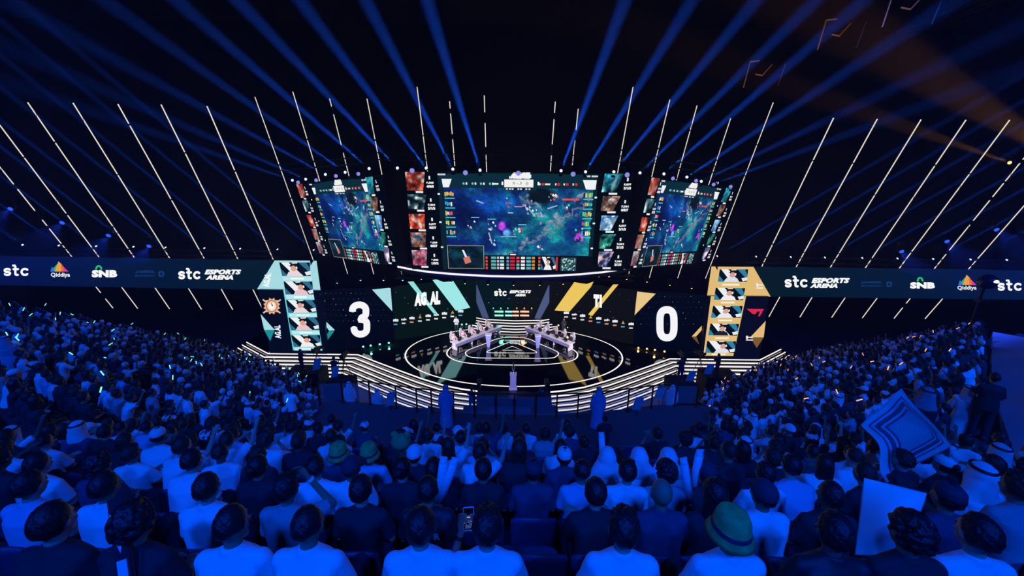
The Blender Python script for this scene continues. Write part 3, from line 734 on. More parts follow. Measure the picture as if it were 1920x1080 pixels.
def c_score3(P):
    P.poly([(606, 545), (736, 538), (741, 640), (612.5, 668)], '020716')
    dots(P, 597 + 14, 550, 733, 612, 13, 6)
    P.poly([(608.7, 600.4), (628, 619), (617, 620), (610, 610)], CT); P.poly([(617, 620.5), (627, 620.5), (614.5, 637), (613.5, 626)], CTD)
    digit3(P)
    P.poly([(697.6, 543), (730, 539.6), (732.5, 541), (735.6, 583.7)], CT)
led_thing('video_wall', 'dark score screen showing a large white 3, left of the stage', 'screen', 'score screens', c_score3, *wallplane((-17.2, 34.0), (-11.6, 37.5)), [(606, 545), (736, 538), (741, 640), (612.5, 668)])
def sponsors(P, pts, seed):
    r = random.Random(seed)
    for i, (x, y) in enumerate(pts):
        sl = 0
        if i % 2 == 0: P.text('stc', x - 5, y - 4, x + 5, y + 2, 'f2f2f4', 0.09)
        elif i % 4 == 1: P.text('sela', x - 5, y - 2.5, x + 5, y + 2, 'e8e8ee', 0.08)
        else: P.poly([(x - 3, y + 2), (x, y - 4), (x + 3, y + 2)], 'c99a4a')
        P.rect(x - 4, y + 6, x + 3, y + 8.5, ['d8dce6', '5aa0d8', 'e08a7a', 'f0f0f0'][r.randrange(4)])
def c_teamL(P):
    P.poly([(736, 538), (868, 523), (893, 522), (893, 614), (741, 640)], '061512')
    dots(P, 742, 548, 880, 600, 12, 5, '1b3a3a')
    P.poly([(764.4, 528.3), (775, 527.5), (821.4, 589.4), (813, 588)], '8fe6e0')
    P.poly([(811, 525), (818, 523.8), (832, 529), (850, 527), (881.7, 577), (854.7, 582.5)], 'a0ecea')
    P.text('AG', 777, 549, 800, 574.5, 'ffffff', 0.085, rise=-2); P.text('AL', 806, 547, 825.5, 572, 'ffffff', 0.085, rise=-1.5); P.rect(801, 568.5, 804.5, 572, 'ffffff')
    sponsors(P, [(737 + 5 + 15.2 * i, 601 - 2.15 * i) for i in range(9)], 1)
led_thing('video_wall', 'dark screen with AG.AL in white and slanted pale teal stripes, behind the left player desk', 'screen', 'team name screens', c_teamL, *wallplane((-11.6, 37.5), (-5.1, 40.9)), [(736, 538), (893, 522), (893, 614), (741, 640)])
def c_teamR(P):
    P.poly([(1030, 524), (1193, 545), (1187, 648), (1030, 620)], '0d0f10')
    dots(P, 1045, 552, 1185, 606, 12, 5, '343434')
    P.poly([(1076.7, 529), (1092, 531.5), (1100, 532.5), (1113, 528), (1108, 538), (1068, 584), (1039.6, 582)], AMM)
    P.poly([(1149.8, 533.3), (1159.7, 533.3), (1110.5, 592.3), (1102.9, 589.5)], AMM)
    P.text('T1', 1113, 551.6, 1128.5, 576, 'ffffff', 0.10, rise=1)
    sponsors(P, [(1062 + 15.2 * i, 587 + 2.6 * i) for i in range(9)], 2)
led_thing('video_wall', 'dark screen with T1 in white and slanted amber stripes, behind the right player desk', 'screen', 'team name screens', c_teamR, *wallplane((5.6, 40.8), (12.0, 37.2)), [(1030, 524), (1193, 545), (1187, 648), (1030, 620)])
def c_score0(P):
    P.poly([(1193, 545), (1332, 555), (1316, 676), (1187, 648)], '020716')
    dots(P, 1197, 556, 1325, 618, 13, 6)
    P.poly([(1194.8, 546.6), (1229.4, 550.7), (1189.8, 591)], 'ecc98a')
    lay = P.lay + 1; T = 13.5; A = []; 
    for i in range(41):
        a = 2 * math.pi * i / 40; A.append((1250.5 + 13.2 * math.copysign(abs(math.cos(a)) ** 0.8, math.cos(a)), 607 + 26.2 * math.copysign(abs(math.sin(a)) ** 0.55, math.sin(a))))
    for q in stroke(A, T): P.poly(q, 'f8f8fa', lay)
    for p in A[:-1]: P.disc(p[0], p[1], T / 2, T / 2, 'f8f8fa', 12, lay)
    P.poly([(1315.7, 610.6), (1315.7, 619), (1305, 631), (1297, 631)], AM); P.poly([(1297, 631.5), (1306, 631.5), (1311, 646)], AMD)
led_thing('video_wall', 'dark score screen showing a large white 0, right of the stage', 'screen', 'score screens', c_score0, *wallplane((12.0, 37.2), (17.6, 34.1)), [(1193, 545), (1332, 555), (1316, 676), (1187, 648)])
def c_scoreR(P):
    P.poly([(1325.6, 555), (1442, 556), (1423, 674), (1314, 674)], '060a22')
    P.poly([(1333, 555), (1399, 555.5), (1374.8, 667.4), (1318.6, 666.9)], AM)
    fr = [[(1339.5, 556), (1394.5, 556), (1393, 562.8), (1338.3, 562)], [(1336.8, 573.5), (1392.5, 573.5), (1388.3, 595.7), (1332.6, 595.7)], [(1331.8, 606.4), (1385.5, 607), (1381.9, 628.9), (1327.6, 628.3)], [(1325.6, 638.7), (1379.9, 639.6), (1376.2, 661.2), (1322, 661.2)]]
    portrait(P, [(1342, 539.5), (1397.3, 540.3), (1393, 562.8), (1338.3, 562)], 12, '2e83a8', 'f0f2f6')
    for i, q in enumerate(fr[1:]): portrait(P, q, 13 + i, '2e83a8', ['e8ecf4', '1c2130', 'dfe4ee'][i])
    for (x, y) in ((1365, 567), (1360, 600.5), (1354, 633.5), (1348, 664)): P.rect(x - 14, y - 1.6, x + 12, y + 1.4, 'fff1d4')
    P.poly([(1399, 578.6), (1432, 578.9), (1429.5, 582), (1424, 592.5), (1420.5, 592.5), (1424, 583.5), (1419, 583.5), (1415.5, 588.5), (1411, 588.5)], 'e0284a')
    P.poly([(1435, 601), (1431, 632), (1406, 631.8)], 'e7bd7c'); P.poly([(1406, 632.2), (1431, 632.3), (1418, 652)], '7d5a32')
    P.text('T1', 1398, 629, 1411, 638, 'f6f0e8', 0.07, xt='down')
led_thing('video_wall', 'tall dark screen section with amber player portraits and a red wing mark, right of the stage', 'screen', 'score screens', c_scoreR, *wallplane((10, 34.0), (30, 34.0)), [(1325.6, 555), (1442, 556), (1423, 674), (1314, 674)])
def c_centre(P):
    P.poly([(868, 519), (1052, 521), (1052, 614), (868, 612)], '05181c')
    P.poly([(960, 519.5), (1052, 521), (1052, 614), (960, 613)], '0e1214')
    dots(P, 900, 560, 1030, 575, 12, 2, '2a4a50')
    P.poly([(880.5, 521), (888.3, 521), (887.8, 530), (894.4, 534.4), (917, 596.7), (905.5, 597.8), (880, 533)], '46537c')
    P.poly([(1039, 521), (1047.8, 521), (1046.7, 536.7), (1013, 597.8), (1002, 596.7), (1027.8, 536.7)], '4e5a80')
    stc(P, 926.7, 541.5, 950.5, 555); P.text('ESPORTS', 955, 544, 996, 550, 'ffffff', 0.07, shear=0.3); P.text('ARENA', 966, 550.8, 985.5, 555.6, 'ffffff', 0.07, shear=0.3)
led_thing('video_wall', 'dark centre screen reading stc ESPORTS ARENA at the rear of the stage', 'screen', None, c_centre, *wallplane((-5, 42.6), (5, 42.6)), [(868, 519), (1052, 521), (1052, 614), (868, 612)])

# ------------------------------------------------------------ hanging screens
def game_image(h=150, w_=300):
    n1, n2, n3, n4 = fbm(h, w_, 32, 1), fbm(h, w_, 24, 5), fbm(h, w_, 12, 9), vnoise(h, w_, 3, 3)
    y, x = np.mgrid[0:h, 0:w_]; x = x / w_; y = y / h
    t = np.clip((n1 - 0.30) * 2.2 + 0.75 * (x - 0.55) + 0.35 * (y - 0.5), 0, 1)
    img = lerp(hexf('0b2264'), hexf('188a92'), t)
    blue = np.clip(1 - ((x - 0.33) ** 2 / 0.05 + (y - 0.22) ** 2 / 0.035), 0, 1); img = img * (1 - 0.8 * blue[..., None]) + np.array(hexf('0d4fae')) * (0.8 * blue[..., None])
    dark = np.clip(1 - ((x - 0.12) ** 2 / 0.02 + (y - 0.42) ** 2 / 0.10), 0, 1); img = img * (1 - 0.7 * dark[..., None]) + np.array(hexf('040a30')) * (0.7 * dark[..., None])
    for (cx, cy_, rx, ry, col, s) in [(0.51, 0.42, 0.006, 0.02, '0a2d5c', 0.9), (0.65, 0.10, 0.010, 0.02, '06121c', 0.95), (0.90, 0.62, 0.007, 0.04, '0b1e66', 0.8), (0.83, 0.92, 0.014, 0.02, '0b3c70', 0.8)]:
        k = np.clip(1.4 - ((x - cx) ** 2 / rx + (y - cy_) ** 2 / ry), 0, 1) * s; img = img * (1 - k[..., None]) + np.array(hexf(col)) * k[..., None]
    path = np.clip(1 - np.abs((y - 0.95) + (x - 0.50) * 1.75 + (n3 - 0.5) * 0.5) * 9, 0, 1) * (n2 > 0.40) * 0.8
    img = img * (1 - path[..., None]) + np.array(hexf('947f92')) * path[..., None]
    path = np.clip(1 - np.abs((y - 0.12) - (x - 0.52) * 1.3 + (n3 - 0.5) * 0.2) * 16, 0, 1) * (x < 0.66) * (x > 0.5) * 0.75
    img = img * (1 - path[..., None]) + np.array(hexf('7c9298')) * path[..., None]
    k = np.clip(1.3 - ((x - 0.40) ** 2 / 0.0035 + (y - 0.60) ** 2 / 0.014), 0, 1); img = img * (1 - k[..., None]) + np.array(hexf('15196a')) * k[..., None]
    k = np.clip(1.3 - ((x - 0.385) ** 2 / 0.0008 + (y - 0.55) ** 2 / 0.005), 0, 1); img = img * (1 - k[..., None]) + np.array(hexf('b73fd0')) * k[..., None]
    k = np.clip(1.2 - ((x - 0.42) ** 2 / 0.0010 + (y - 0.65) ** 2 / 0.005), 0, 1); img = img * (1 - k[..., None]) + np.array(hexf('5fa0e8')) * k[..., None]
    k = np.clip(1.3 - ((x - 0.925) ** 2 / 0.0012 + (y - 0.72) ** 2 / 0.008), 0, 1) * (n4 > 0.35); img = img * (1 - k[..., None]) + np.array(hexf('c048c8')) * k[..., None]
    img = img * (0.75 + 0.62 * n3[..., None]) * (0.85 + 0.35 * n4[..., None])
    return np.clip(img, 0, 1)
def art(seed, a, b, c, h=20, w_=20):
    n1, n2, n3 = fbm(h, w_, 8, seed), vnoise(h, w_, 5, seed + 1), vnoise(h, w_, 2, seed + 2)
    img = lerp(hexf(a), hexf(b), np.clip((n1 - 0.3) * 2.4, 0, 1)); k = np.clip((n2 - 0.55) * 3, 0, 1); img = img * (1 - k[..., None]) + np.array(hexf(c)) * k[..., None]
    return np.clip(img * (0.15 + 1.5 * np.clip(fbm(h, w_, 10, seed + 7) - 0.1, 0, 1)[..., None]) * (0.8 + 0.4 * n3[..., None]), 0, 1)
GAME = game_image()
PAL_L = [('c02a1e', 'ff7a58', 'ffe0d8'), ('0c1c28', '4a7c88', 'd8f0f0'), ('b02418', 'ff6a48', 'ffd0c0'), ('d8603a', 'f2c0b0', '4a88c8'), ('c02a50', 'f0a0b8', 'ffffff')]
PAL_R = [('0c5a80', '38c0d0', 'c0f4f4'), ('80503c', 'f0c8b8', 'ffffff'), ('3a78b8', 'b8dcf4', 'ffffff'), ('0e7a70', '70e0c8', '103030'), ('141c4a', '8890c0', 'f0c8d8')]
def broadcast(P, small):
    """432 x 187 units"""
    r = random.Random(5)
    P.rect(0, 0, 432, 187, '01060b')
    P.poly([(63, 3), (366, 3), (366, 187), (63, 187)], '08222e'); P.poly([(66, 6), (150, 2), (282, 2), (360, 6), (360, 30), (66, 30)], '0a2c38')
    st = 2 if small else 1
    P.grid(GAME[::st, ::st], [(74, 29), (358, 29), (358, 157), (74, 157)])
    for (x, y, w_, h, c) in [(300, 47, 33, 3.5, 'e0504a'), (208, 62, 16, 1.6, 'd89aa8'), (124, 83, 16, 1.8, '70c0d8'), (156, 86, 16, 1.8, '70c0d8'), (216, 96, 16, 1.8, '70c0d8'), (252, 79, 18, 1.8, 'e08898'), (181, 119, 32, 2.0, '80b8c0'), (196, 74, 10, 1.2, 'e8e8e8')]:
        P.rect(x, y, x + w_, y + h, c)
    for i in range(64):
        x, y = r.choice([(130, 95), (165, 100), (215, 108), (235, 60), (250, 75), (285, 45), (255, 90), (260, 140), (335, 105), (310, 60), (165, 130), (200, 60)]); x += r.gauss(0, 5); y += r.gauss(0, 4)
        s_ = r.uniform(1.0, 3.0); P.poly([(x - s_, y), (x, y - s_ * 1.3), (x + s_ * 1.2, y + s_ * 0.3), (x + s_ * .2, y + s_)], r.choice(['e8f2ff', 'c8a0c8', 'e07080', 'a8d8e8', '8090d0', 'f0f0f0', 'd04858', '50c8c0']))
    for (a, b, c, d) in ((135, 52, 149, 57), (236, 66, 249, 81), (228, 58, 233, 70), (259, 72, 263, 82), (158, 112, 164, 134), (291, 60, 272, 66)):
        for q in stroke([(a, b), (c, d)], 2.2): P.poly(q, 'a8b8d8')
    # header: logo and score
    P.poly([(198, 11), (205, 2), (236, 2), (240, 5), (238, 11)], 'f4f4f4'); P.text('ESPORTS', 205, 0, 238, 6, 'f8f8f8', 0.09, shear=0.3); P.text('WORLD CUP', 198, 7, 240, 12, 'f8f8f8', 0.08, shear=0.3)
    P.rect(189, 13, 244, 27, 'f6f6f4'); P.text('0 - 3', 205, 17, 222, 22, '8a8a8a', 0.02); P.disc(232, 20, 3, 3, 'c8c8c8'); P.rect(190, 28, 244, 33, '08222e')
    for x in (192, 198, 203, 214, 219, 229, 235): P.rect(x, 29, x + 3.5, 31.5, 'eef2f2')
    for x in (112, 129, 145, 162): P.disc(x, 21, 2.2, 2.2, '7fc0d0', 7); P.rect(x + 4, 19, x + 7, 23, 'e8f4f8')
    P.rect(168, 19.5, 178, 22.5, 'e8f4f8'); P.rect(184, 17, 187, 23, 'ffffff'); P.rect(252, 17, 255, 23, 'ffffff')
    for x in (262, 292, 308, 325): P.disc(x, 21, 2.8, 2.8, 'd02c34', 7); P.rect(x - 7, 19, x - 4.5, 23, 'f0e8e8')
    P.rect(266, 19.5, 276, 22.5, 'f4e0e0')
    P.poly([(71, 13), (90, 13), (84, 28), (73, 28)], 'f4f8f8'); P.poly([(337, 13), (363, 13), (362, 30), (344, 30)], 'f4f8f8')
    [P.rect(x, 3.5, x + 2.4, 6.5, 'e8eef0') for x in (64, 67, 70, 73, 76)]; [P.rect(x, 4.5, x + 2.4, 7.5, 'e8eef0') for x in (342, 345, 348, 353, 356, 359, 362)]
    for i in range(5):        # health bars beside the map
        for (x, c0) in ((75, 'f0b050'), (340, '60d080')):
            y = 36 + 18 * i
            for k in range(5): P.rect(x + k * 3.6, y + r.uniform(-1, 2), x + k * 3.6 + 3, y + r.uniform(6, 9), r.choice([c0, 'e85858', 'f4e8e0', '40a8b8', '1a1a30', 'd0e050']))
            P.rect(x, y + 11, x + 19, y + 13, '48c8b8')
    # inset camera bottom left, table, player camera, minimap
    P.rect(75, 137, 148, 183, 'b8a890'); P.grid(art(31, '0a2040', '18606c', '0c4070', 22, 36) * 0.8, [(76, 138), (147, 138), (147, 182), (76, 182)])
    P.poly([(104, 146), (108, 146), (116, 164), (112, 166)], 'e8f0f4'); P.poly([(106, 162), (118, 158), (122, 170), (110, 174)], 'd87868')
    P.rect(148, 157, 366, 187, '060a12'); P.poly([(196, 157), (199, 151), (214, 151), (217, 157)], '08222e'); P.rect(200, 153, 212, 155.5, 'eeeeee')
    for j in range(4):
        y = 158.5 + 6.8 * j
        for (x, w_, c) in [(151, 4, 'e05048'), (162, 10, '60b0b0'), (174, 4, 'c8c8d0'), (180, 8, 'f0f0f0'), (193, 5, '5898c8'), (200, 10, 'c8283c'), (213, 6, 'e05060'), (222, 8, 'f0f0f0'), (233, 9, '58b0c0'), (244, 6, 'c89040'), (257, 4, 'e06048')]:
            P.rect(x, y, x + w_, y + 4.6, c if r.random() < 0.85 else '70c0c8')
    portrait(P, [(262, 158), (292, 158), (292, 184), (262, 184)], 41, '2f6e8e', 'f4f4f6'); P.rect(292, 158, 296, 185, 'd02838')
    P.rect(302, 159, 333, 186, '20485a')
    for i in range(70): x, y = 303 + r.random() * 27, 160 + r.random() * 23; P.rect(x, y, x + 2.4, y + 2, r.choice(['70c8b8', 'e8e0c0', '204050', '58a078', 'd8e8e8']))
    for (x, y) in ((64.5, 40), (64.5, 92), (65, 140), (361.5, 44), (361.5, 92), (361, 140)): P.rect(x - 1.5, y - 1.5, x + 3, y + 1.5, 'f4f8f8')
    # champion columns
    ys = [(1, 34), (41, 68), (77, 105), (112, 140), (146, 176)]
    for i, (a, b) in enumerate(ys):
        n = 10 if small else 22
        P.grid(art(50 + i, *PAL_L[i], n, n), [(5, a), (38 - (6 if i > 1 else 0) + 4, a), (36 - i, b), (6, b)])
        P.grid(art(70 + i, *PAL_R[i], n, n), [(376, a), (410 - i, a), (398 - i, b), (372 + i, b)])
        for x in (43, 413 - i):
            P.rect(x + 5, a + 7, x + 8, a + 13, 'f0f0f0'); P.text(r.choice(['6,505', '9,220', '7,331', '5,877']), x, a + 17, x + 14, a + 21.5, 'f4f4f4', 0.08); P.text(r.choice(['2/1/3', '4/0/5', '1/3/2', '0/5/7']), x, a + 23, x + 14, a + 28, 'f4f4f4', 0.08)
        P.rect(22, b + 1, 36, b + 4.5, 'f0f0f0'); P.rect(386, b + 1, 402, b + 4.5, 'f0f0f0')
def face_quad(tl, tr, br, bl):
    """bilinear 432x187 -> world"""
    tl, tr, br, bl = map(Vector, (tl, tr, br, bl))
    return lambda x, y: tl.lerp(tr, x / 432).lerp(bl.lerp(br, x / 432), y / 187)
def place(px, d):    # point on the pixel ray at camera depth d
    return EYE + ray(*px) * d
hang = empty('hanging_scoreboard', (0.2, 30, 8.4)); tag(hang, 'three-faced hanging video scoreboard showing the game above the stage', 'scoreboard')
def face(name, q, small=False):
    n = (q[1] - q[0]).cross(q[3] - q[0]).normalized()
    if n.dot(EYE - q[0]) < 0: n = -n
    P = Panel(face_quad(*q), n); broadcast(P, small); o = P.build(name, hang); o.matrix_parent_inverse = Matrix.Translation(-hang.location)
    c = [v - n * 0.03 for v in q] + [v - n * 0.7 for v in q]
    me = mesh_from(c, [(0, 1, 2, 3), (7, 6, 5, 4), (0, 4, 5, 1), (1, 5, 6, 2), (2, 6, 7, 3), (3, 7, 4, 0)])
    k = link('screen_housing', me, M_METAL, hang); k.matrix_parent_inverse = Matrix.Translation(-hang.location)
    return o
CQ = [on_plane(757, 321, Vector((0, 29.85, 16)), Vector((0, 1, 0.035))), on_plane(1188, 325, Vector((0, 29.85, 16)), Vector((0, 1, 0.035))),
      on_plane(1169, 508, Vector((0, 29.85, 16)), Vector((0, 1, 0.035))), on_plane(773, 505, Vector((0, 29.85, 16)), Vector((0, 1, 0.035)))]
face('centre_screen', CQ)
def side(tl, tr, br, bl, dtl, dtr, dbr):
    A, B, C = place(tl, dtl), place(tr, dtr), place(br, dbr); n = (B - A).cross(C - A); D = on_plane(*bl, A, n); return [A, B, C, D]
face('left_screen', side((562, 344), (716, 328), (756, 499), (609, 480), 33.5, 28.4, 30.4), True)
q = side((1372, 353), (1212, 330), (1169, 505), (1321, 490), 33.5, 28.4, 30.4); face('right_screen', [q[1], q[0], q[3], q[2]], True)
# curved rim light under the screens and its fascia
rim_px = [(745, 500), (770, 505), (800, 509.5), (840, 513.3), (880, 516), (920, 517.8), (965, 518.6), (1010, 518.2), (1050, 516.8), (1090, 514.2), (1130, 510.5), (1160, 506), (1185, 500.5)]
rim = [on_z(*p, 8.35) for p in rim_px]
def ribbon(path, z0, z1, thick):
    mb = MB(); n = len(path); V = []
    for p in path: V += [(p.x, p.y, z0), (p.x, p.y, z1), (p.x, p.y + thick, z1), (p.x, p.y + thick, z0)]
    Fs = []
    for i in range(n - 1):
        a, b = 4 * i, 4 * i + 4; Fs += [(a, b, b + 1, a + 1), (a + 1, b + 1, b + 2, a + 2), (a + 2, b + 2, b + 3, a + 3), (a + 3, b + 3, b, a)]
    Fs += [(0, 1, 2, 3), (4 * n - 1, 4 * n - 2, 4 * n - 3, 4 * n - 4)]; mb.add(V, Fs); return mb
o = ribbon(rim, 8.28, 8.42, 0.08).build('rim_light', glow('rim white', 'f4f0ff', 1.15)); RL = o
o = ribbon([p + Vector((0, 0.05, 0)) for p in rim], 8.0, 8.75, 0.25).build('rim_fascia', mat('navy fascia', (0.02, 0.03, 0.10), 0.5), hang); RL.parent = o; o.matrix_parent_inverse = Matrix.Translation(-hang.location)
# ladder truss that carries everything over the stage
def truss(mb, a, b, s=0.45, step=0.9):
    a, b = Vector(a), Vector(b); d = (b - a); L = d.length; d.normalize(); u = Vector((0, 0, 1)) if abs(d.z) < 0.9 else Vector((0, 1, 0)); v = d.cross(u).normalized(); u = v.cross(d)
    cs = [u * s / 2 + v * s / 2, u * s / 2 - v * s / 2, -u * s / 2 - v * s / 2, -u * s / 2 + v * s / 2]
    for c in cs: mb.tube(a + c, b + c, 0.028, n=6)
    n = max(1, int(L / step))
    for i in range(n):
        p, q = a + d * (L * i / n), a + d * (L * (i + 1) / n)
        for k in range(4): mb.tube(p + cs[k], q + cs[(k + 1) % 4], 0.014, n=4, caps=False)
for i, (a, b, lab) in enumerate([((-10, 29.6, 16.9), (10.4, 29.6, 16.9), 'straight truss above the centre hanging screen'), ((-10.5, 29.2, 16.6), (-20.2, 35.9, 16.2), 'slanted truss above the left hanging screen'),
                  ((10.9, 29.2, 16.6), (20.6, 35.9, 16.2), 'slanted truss above the right hanging screen'), ((-10, 33.6, 7.5), (10.4, 33.6, 7.5), 'truss with lights below the curved white rim'),
                  ((-54, 33, 9.3), (-19, 33, 9.3), 'long truss over the left ribbon screen'), ((19.5, 33, 9.3), (54, 33, 9.3), 'long truss over the right ribbon screen'),
                  ((-30, 12, 28), (30, 12, 28), 'roof truss crossing the dark ceiling'), ((24, -4, 24.5), (24, 34, 24.5), 'roof truss running along the right of the ceiling')]):
    t = empty('lighting_truss', a); tag(t, 'black ' + lab, 'truss', 'lighting trusses')
    mb = MB(); truss(mb, Vector(), Vector(b) - Vector(a)); mb.build('truss_frame', M_STEEL, t)
    mb = MB(); d = Vector(b) - Vector(a)
    for k in (0.15, 0.5, 0.85): p = d * k; mb.tube(p, p + Vector((0, 0, 31.9 - (Vector(a) + p).z)), 0.012, n=5)
    mb.build('hanging_cable', M_STEEL, t)

# ------------------------------------------------------------ diagonal light strips on the raked back wall
DIR = Vector((0, -math.cos(R(66)), math.sin(R(66))))
LN = Vector((0, math.sin(R(66)), math.cos(R(66))))
G_STRIP = glow('warm strip', 'f4ead8', 1.0)
def strip(px, z_lo, off, lab, gaps, group):
    p0 = Vector((0, 37 + off, 8)); T = on_plane(*px, p0, LN); L = (T.z - z_lo) / DIR.z
    t = empty('light_strip', T - DIR * L); TOPP = DIR * L; tag(t, lab, 'light strip', group)
    h = MB(); h.tube((0, 0.05, 0), Vector((0, 0.05, 0)) + DIR * L, 0.055, n=6); h.build('housing', M_METAL, t)
    c = MB(); c.tube(TOPP, Vector((0, TOPP.y, 32.0 - t.location.z)), 0.008, n=5); c.build('hanging_cable', M_STEEL, t)
    r = random.Random(int(px[0])); s = 0.0
    seg = []
    while s < L:
        e = min(L, s + (r.uniform(5, 9) if not gaps else r.uniform(0.5, 2.6))); seg.append((s, e)); s = e + (r.uniform(0.08, 0.16) if not gaps else r.uniform(0.15, 0.9))
    for (a, b) in seg:
        if b - a < 0.1: continue
        m = MB(); m.tube(DIR * a, DIR * b, 0.042 if off < 1 else 0.036, n=6); m.build('light_tube', G_STRIP, t)
SL = [(-14 - 84, 191), (-33, 191), (52, 192), (137, 193), (221, 195), (302, 196), (388, 199)]
for i, p in enumerate(SL): strip(p, 2.3, 0, '%s diagonal white light strip from the left end of the back wall' % ordn(i + 1), i in (0,), 'light strips on the left back wall')
SRr = [(1563, 221), (1645, 223), (1727, 224), (1811, 225), (1893, 225), (1977, 226), (2060, 226)]
for i, p in enumerate(SRr): strip(p, 2.3, 0, '%s diagonal white light strip right of the hanging screens on the back wall' % ordn(i + 1), i in (5,), 'light strips on the right back wall')
SC = [(478, 182, 0), (549, 172, 0), (618, 185, 1), (688, 185, 0), (782, 163, 0), (843, 190, 1), (908, 179, 1), (1042, 180, 1), (1085, 197, 1), (1187, 163, 0), (1256, 187, 0), (1307, 198, 0), (1370, 222, 0), (1450, 192, 0)]
for i, p in enumerate(SC): strip(p[:2], 5.4 if abs(p[0] - 965) > 200 else 12, 5, '%s upright light strip from the left, above and behind the hanging screens' % ordn(i + 1), p[2], 'light strips behind the hanging screens')
# ------------------------------------------------------------ stage
CX = 0.25
G_LINE = glow('step line white', 'fff6f2', 1.15)
half = [(-2.75, 27.65), (-4.0, 27.95), (-5.5, 28.5), (-7.4, 29.55), (-9.5, 30.9), (-12.0, 32.55), (-14.15, 34.0), (-22.3, 34.0), (-25.9, 36.6)]
def outline(k, w_=0.40):
    """front edge of step k on the left, offset outwards"""
    P = [Vector((x, y, 0)) for x, y in half]; out = []
    for i, p in enumerate(P):
        a = P[max(0, i - 1)]; b = P[min(len(P) - 1, i + 1)]; d1 = (p - a).normalized() if i else (b - p).normalized(); d2 = (b - p).normalized() if i < len(P) - 1 else d1
        n = Vector((0, 0, 0))
        for d in (d1, d2): n += Vector((-d.y, d.x, 0)) * (1 if Vector((-d.y, d.x, 0)).y < 0 else -1)
        n.normalize(); c = max(0.4, n.dot(Vector((-d1.y, d1.x, 0)) * (1 if -d1.y * 0 + d1.x < 0 else -1)))
        q = p + n * (w_ * k / c)
        if i == 0: q.x = p.x
        out.append(q)
    return out
stage = empty('stage', (CX, 35, 0)); tag(stage, 'glossy black stage with white glowing rings and lit steps around it', 'stage')
def st(o): o.matrix_parent_inverse = Matrix.Translation(-stage.location); return o
L0 = outline(0); poly = [(p.x + CX, p.y) for p in reversed(L0)] + [(-p.x + CX, p.y) for p in L0]
poly += [(26 + CX, 46), (-26 + CX, 46)]
st(MB().prism(poly, -0.16, 0.0).build('stage_floor', M_STAGE, stage))
NST = 6; RISE = 0.165; STEPS = {}
for k in range(1, NST + 1):
    for s, sd in ((1, 'left'), (-1, 'right')):
        A, B = outline(k - 1), outline(k); z = -RISE * k; V = []; Fs = []
        for a, b in zip(A, B):
            V += [(CX + a.x * s, a.y, z), (CX + b.x * s, b.y, z), (CX + b.x * s, b.y, z - RISE), (CX + a.x * s, a.y, z - RISE)]
        n = len(A)
        for i in range(n - 1):
            q, r_ = 4 * i, 4 * i + 4; Fs += [(q, q + 1, r_ + 1, r_), (q + 1, q + 2, r_ + 2, r_ + 1)]
        Fs += [(0, 1, 2, 3), (4 * n - 4, 4 * n - 3, 4 * n - 2, 4 * n - 1)]
        STEPS[(k, s)] = st(MB().add(V, Fs).build('step', M_STAGE, stage))
for k in range(0, NST + 1):
    for s in (1, -1):
        B = outline(k); P = [Vector((CX + b.x * s, b.y - 0.01, 0)) for b in B]; z = -RISE * k
        if k >= NST - 1: P = P[2:]
        r = random.Random(k * 2 + s)
        # each lit nosing runs the length of its step
        lo_ = ribbon([p for p in P], z - 0.085, z + 0.006, 0.06).build('step_light', G_LINE, STEPS.get((k, s), stage))
        if k == 0: st(lo_)
# front deck between the two stairs, and the blue box below it
st(MB().box((CX, 27.1, -0.5), (5.5, 1.1, 1.0)).build('front_deck', mat('deck satin black', (0.02, 0.025, 0.03), 0.25), stage))
st(MB().box((CX, 25.6, -0.95), (6.4, 2.2, 0.6)).build('lower_deck', mat('blue deck', (0.06, 0.10, 0.18), 0.5), stage))
# glowing lines in the floor
def smooth(pts, closed, n=8):
    P = [Vector((p[0], p[1])) for p in pts]; m = len(P); out = []
    for i in range(m if closed else m - 1):
        g = (lambda k: P[k % m]) if closed else (lambda k: P[max(0, min(m - 1, k))])
        a, b, c, d = g(i - 1), g(i), g(i + 1), g(i + 2)
        for j in range(n):
            t = j / n; out.append(0.5 * ((2 * b) + (c - a) * t + (2 * a - 5 * b + 4 * c - d) * t * t + (3 * b - a - 3 * c + d) * t ** 3))
    if not closed: out.append(P[-1])
    return out
def floor_line(pts, wd, name='floor_light', closed=True, z=0.006, col=None):
    P = [Vector((p[0], p[1], 0)) for p in pts]; n = len(P); V = []
    for i, p in enumerate(P):
        a = P[(i - 1) % n] if (closed or i) else p; b = P[(i + 1) % n] if (closed or i < n - 1) else p
        d = (b - a).normalized(); nn = Vector((-d.y, d.x, 0)) * wd / 2; V += [(p.x + nn.x, p.y + nn.y, z), (p.x - nn.x, p.y - nn.y, z)]
    m = n if closed else n - 1
    Fs = [(2 * i, 2 * i + 1, (2 * i + 3) % (2 * n), (2 * i + 2) % (2 * n)) for i in range(m)]
    return st(link(name, mesh_from(V, Fs), col or G_LINE, stage))
def ellipse(cx, cy_, rx, ry, n=96, a0=0, a1=360): return [(cx + rx * math.cos(R(a0 + (a1 - a0) * i / n)), cy_ + ry * math.sin(R(a0 + (a1 - a0) * i / n))) for i in range(n + (0 if a1 - a0 == 360 else 1))]
floor_line(ellipse(CX, 35.0, 9.95, 6.6), 0.13)
floor_line(smooth([tuple(on_z(x, y, 0)[:2]) for x, y in [(862, 645), (848, 650), (840, 657), (838, 664), (844, 671), (858, 677), (880, 681), (910, 683.5), (955, 684.5), (1000, 684.5), (1035, 682.5), (1062, 679), (1078, 673.5), (1083, 666.5), (1080, 659.5), (1068, 652)]], False), 0.12, closed=False)
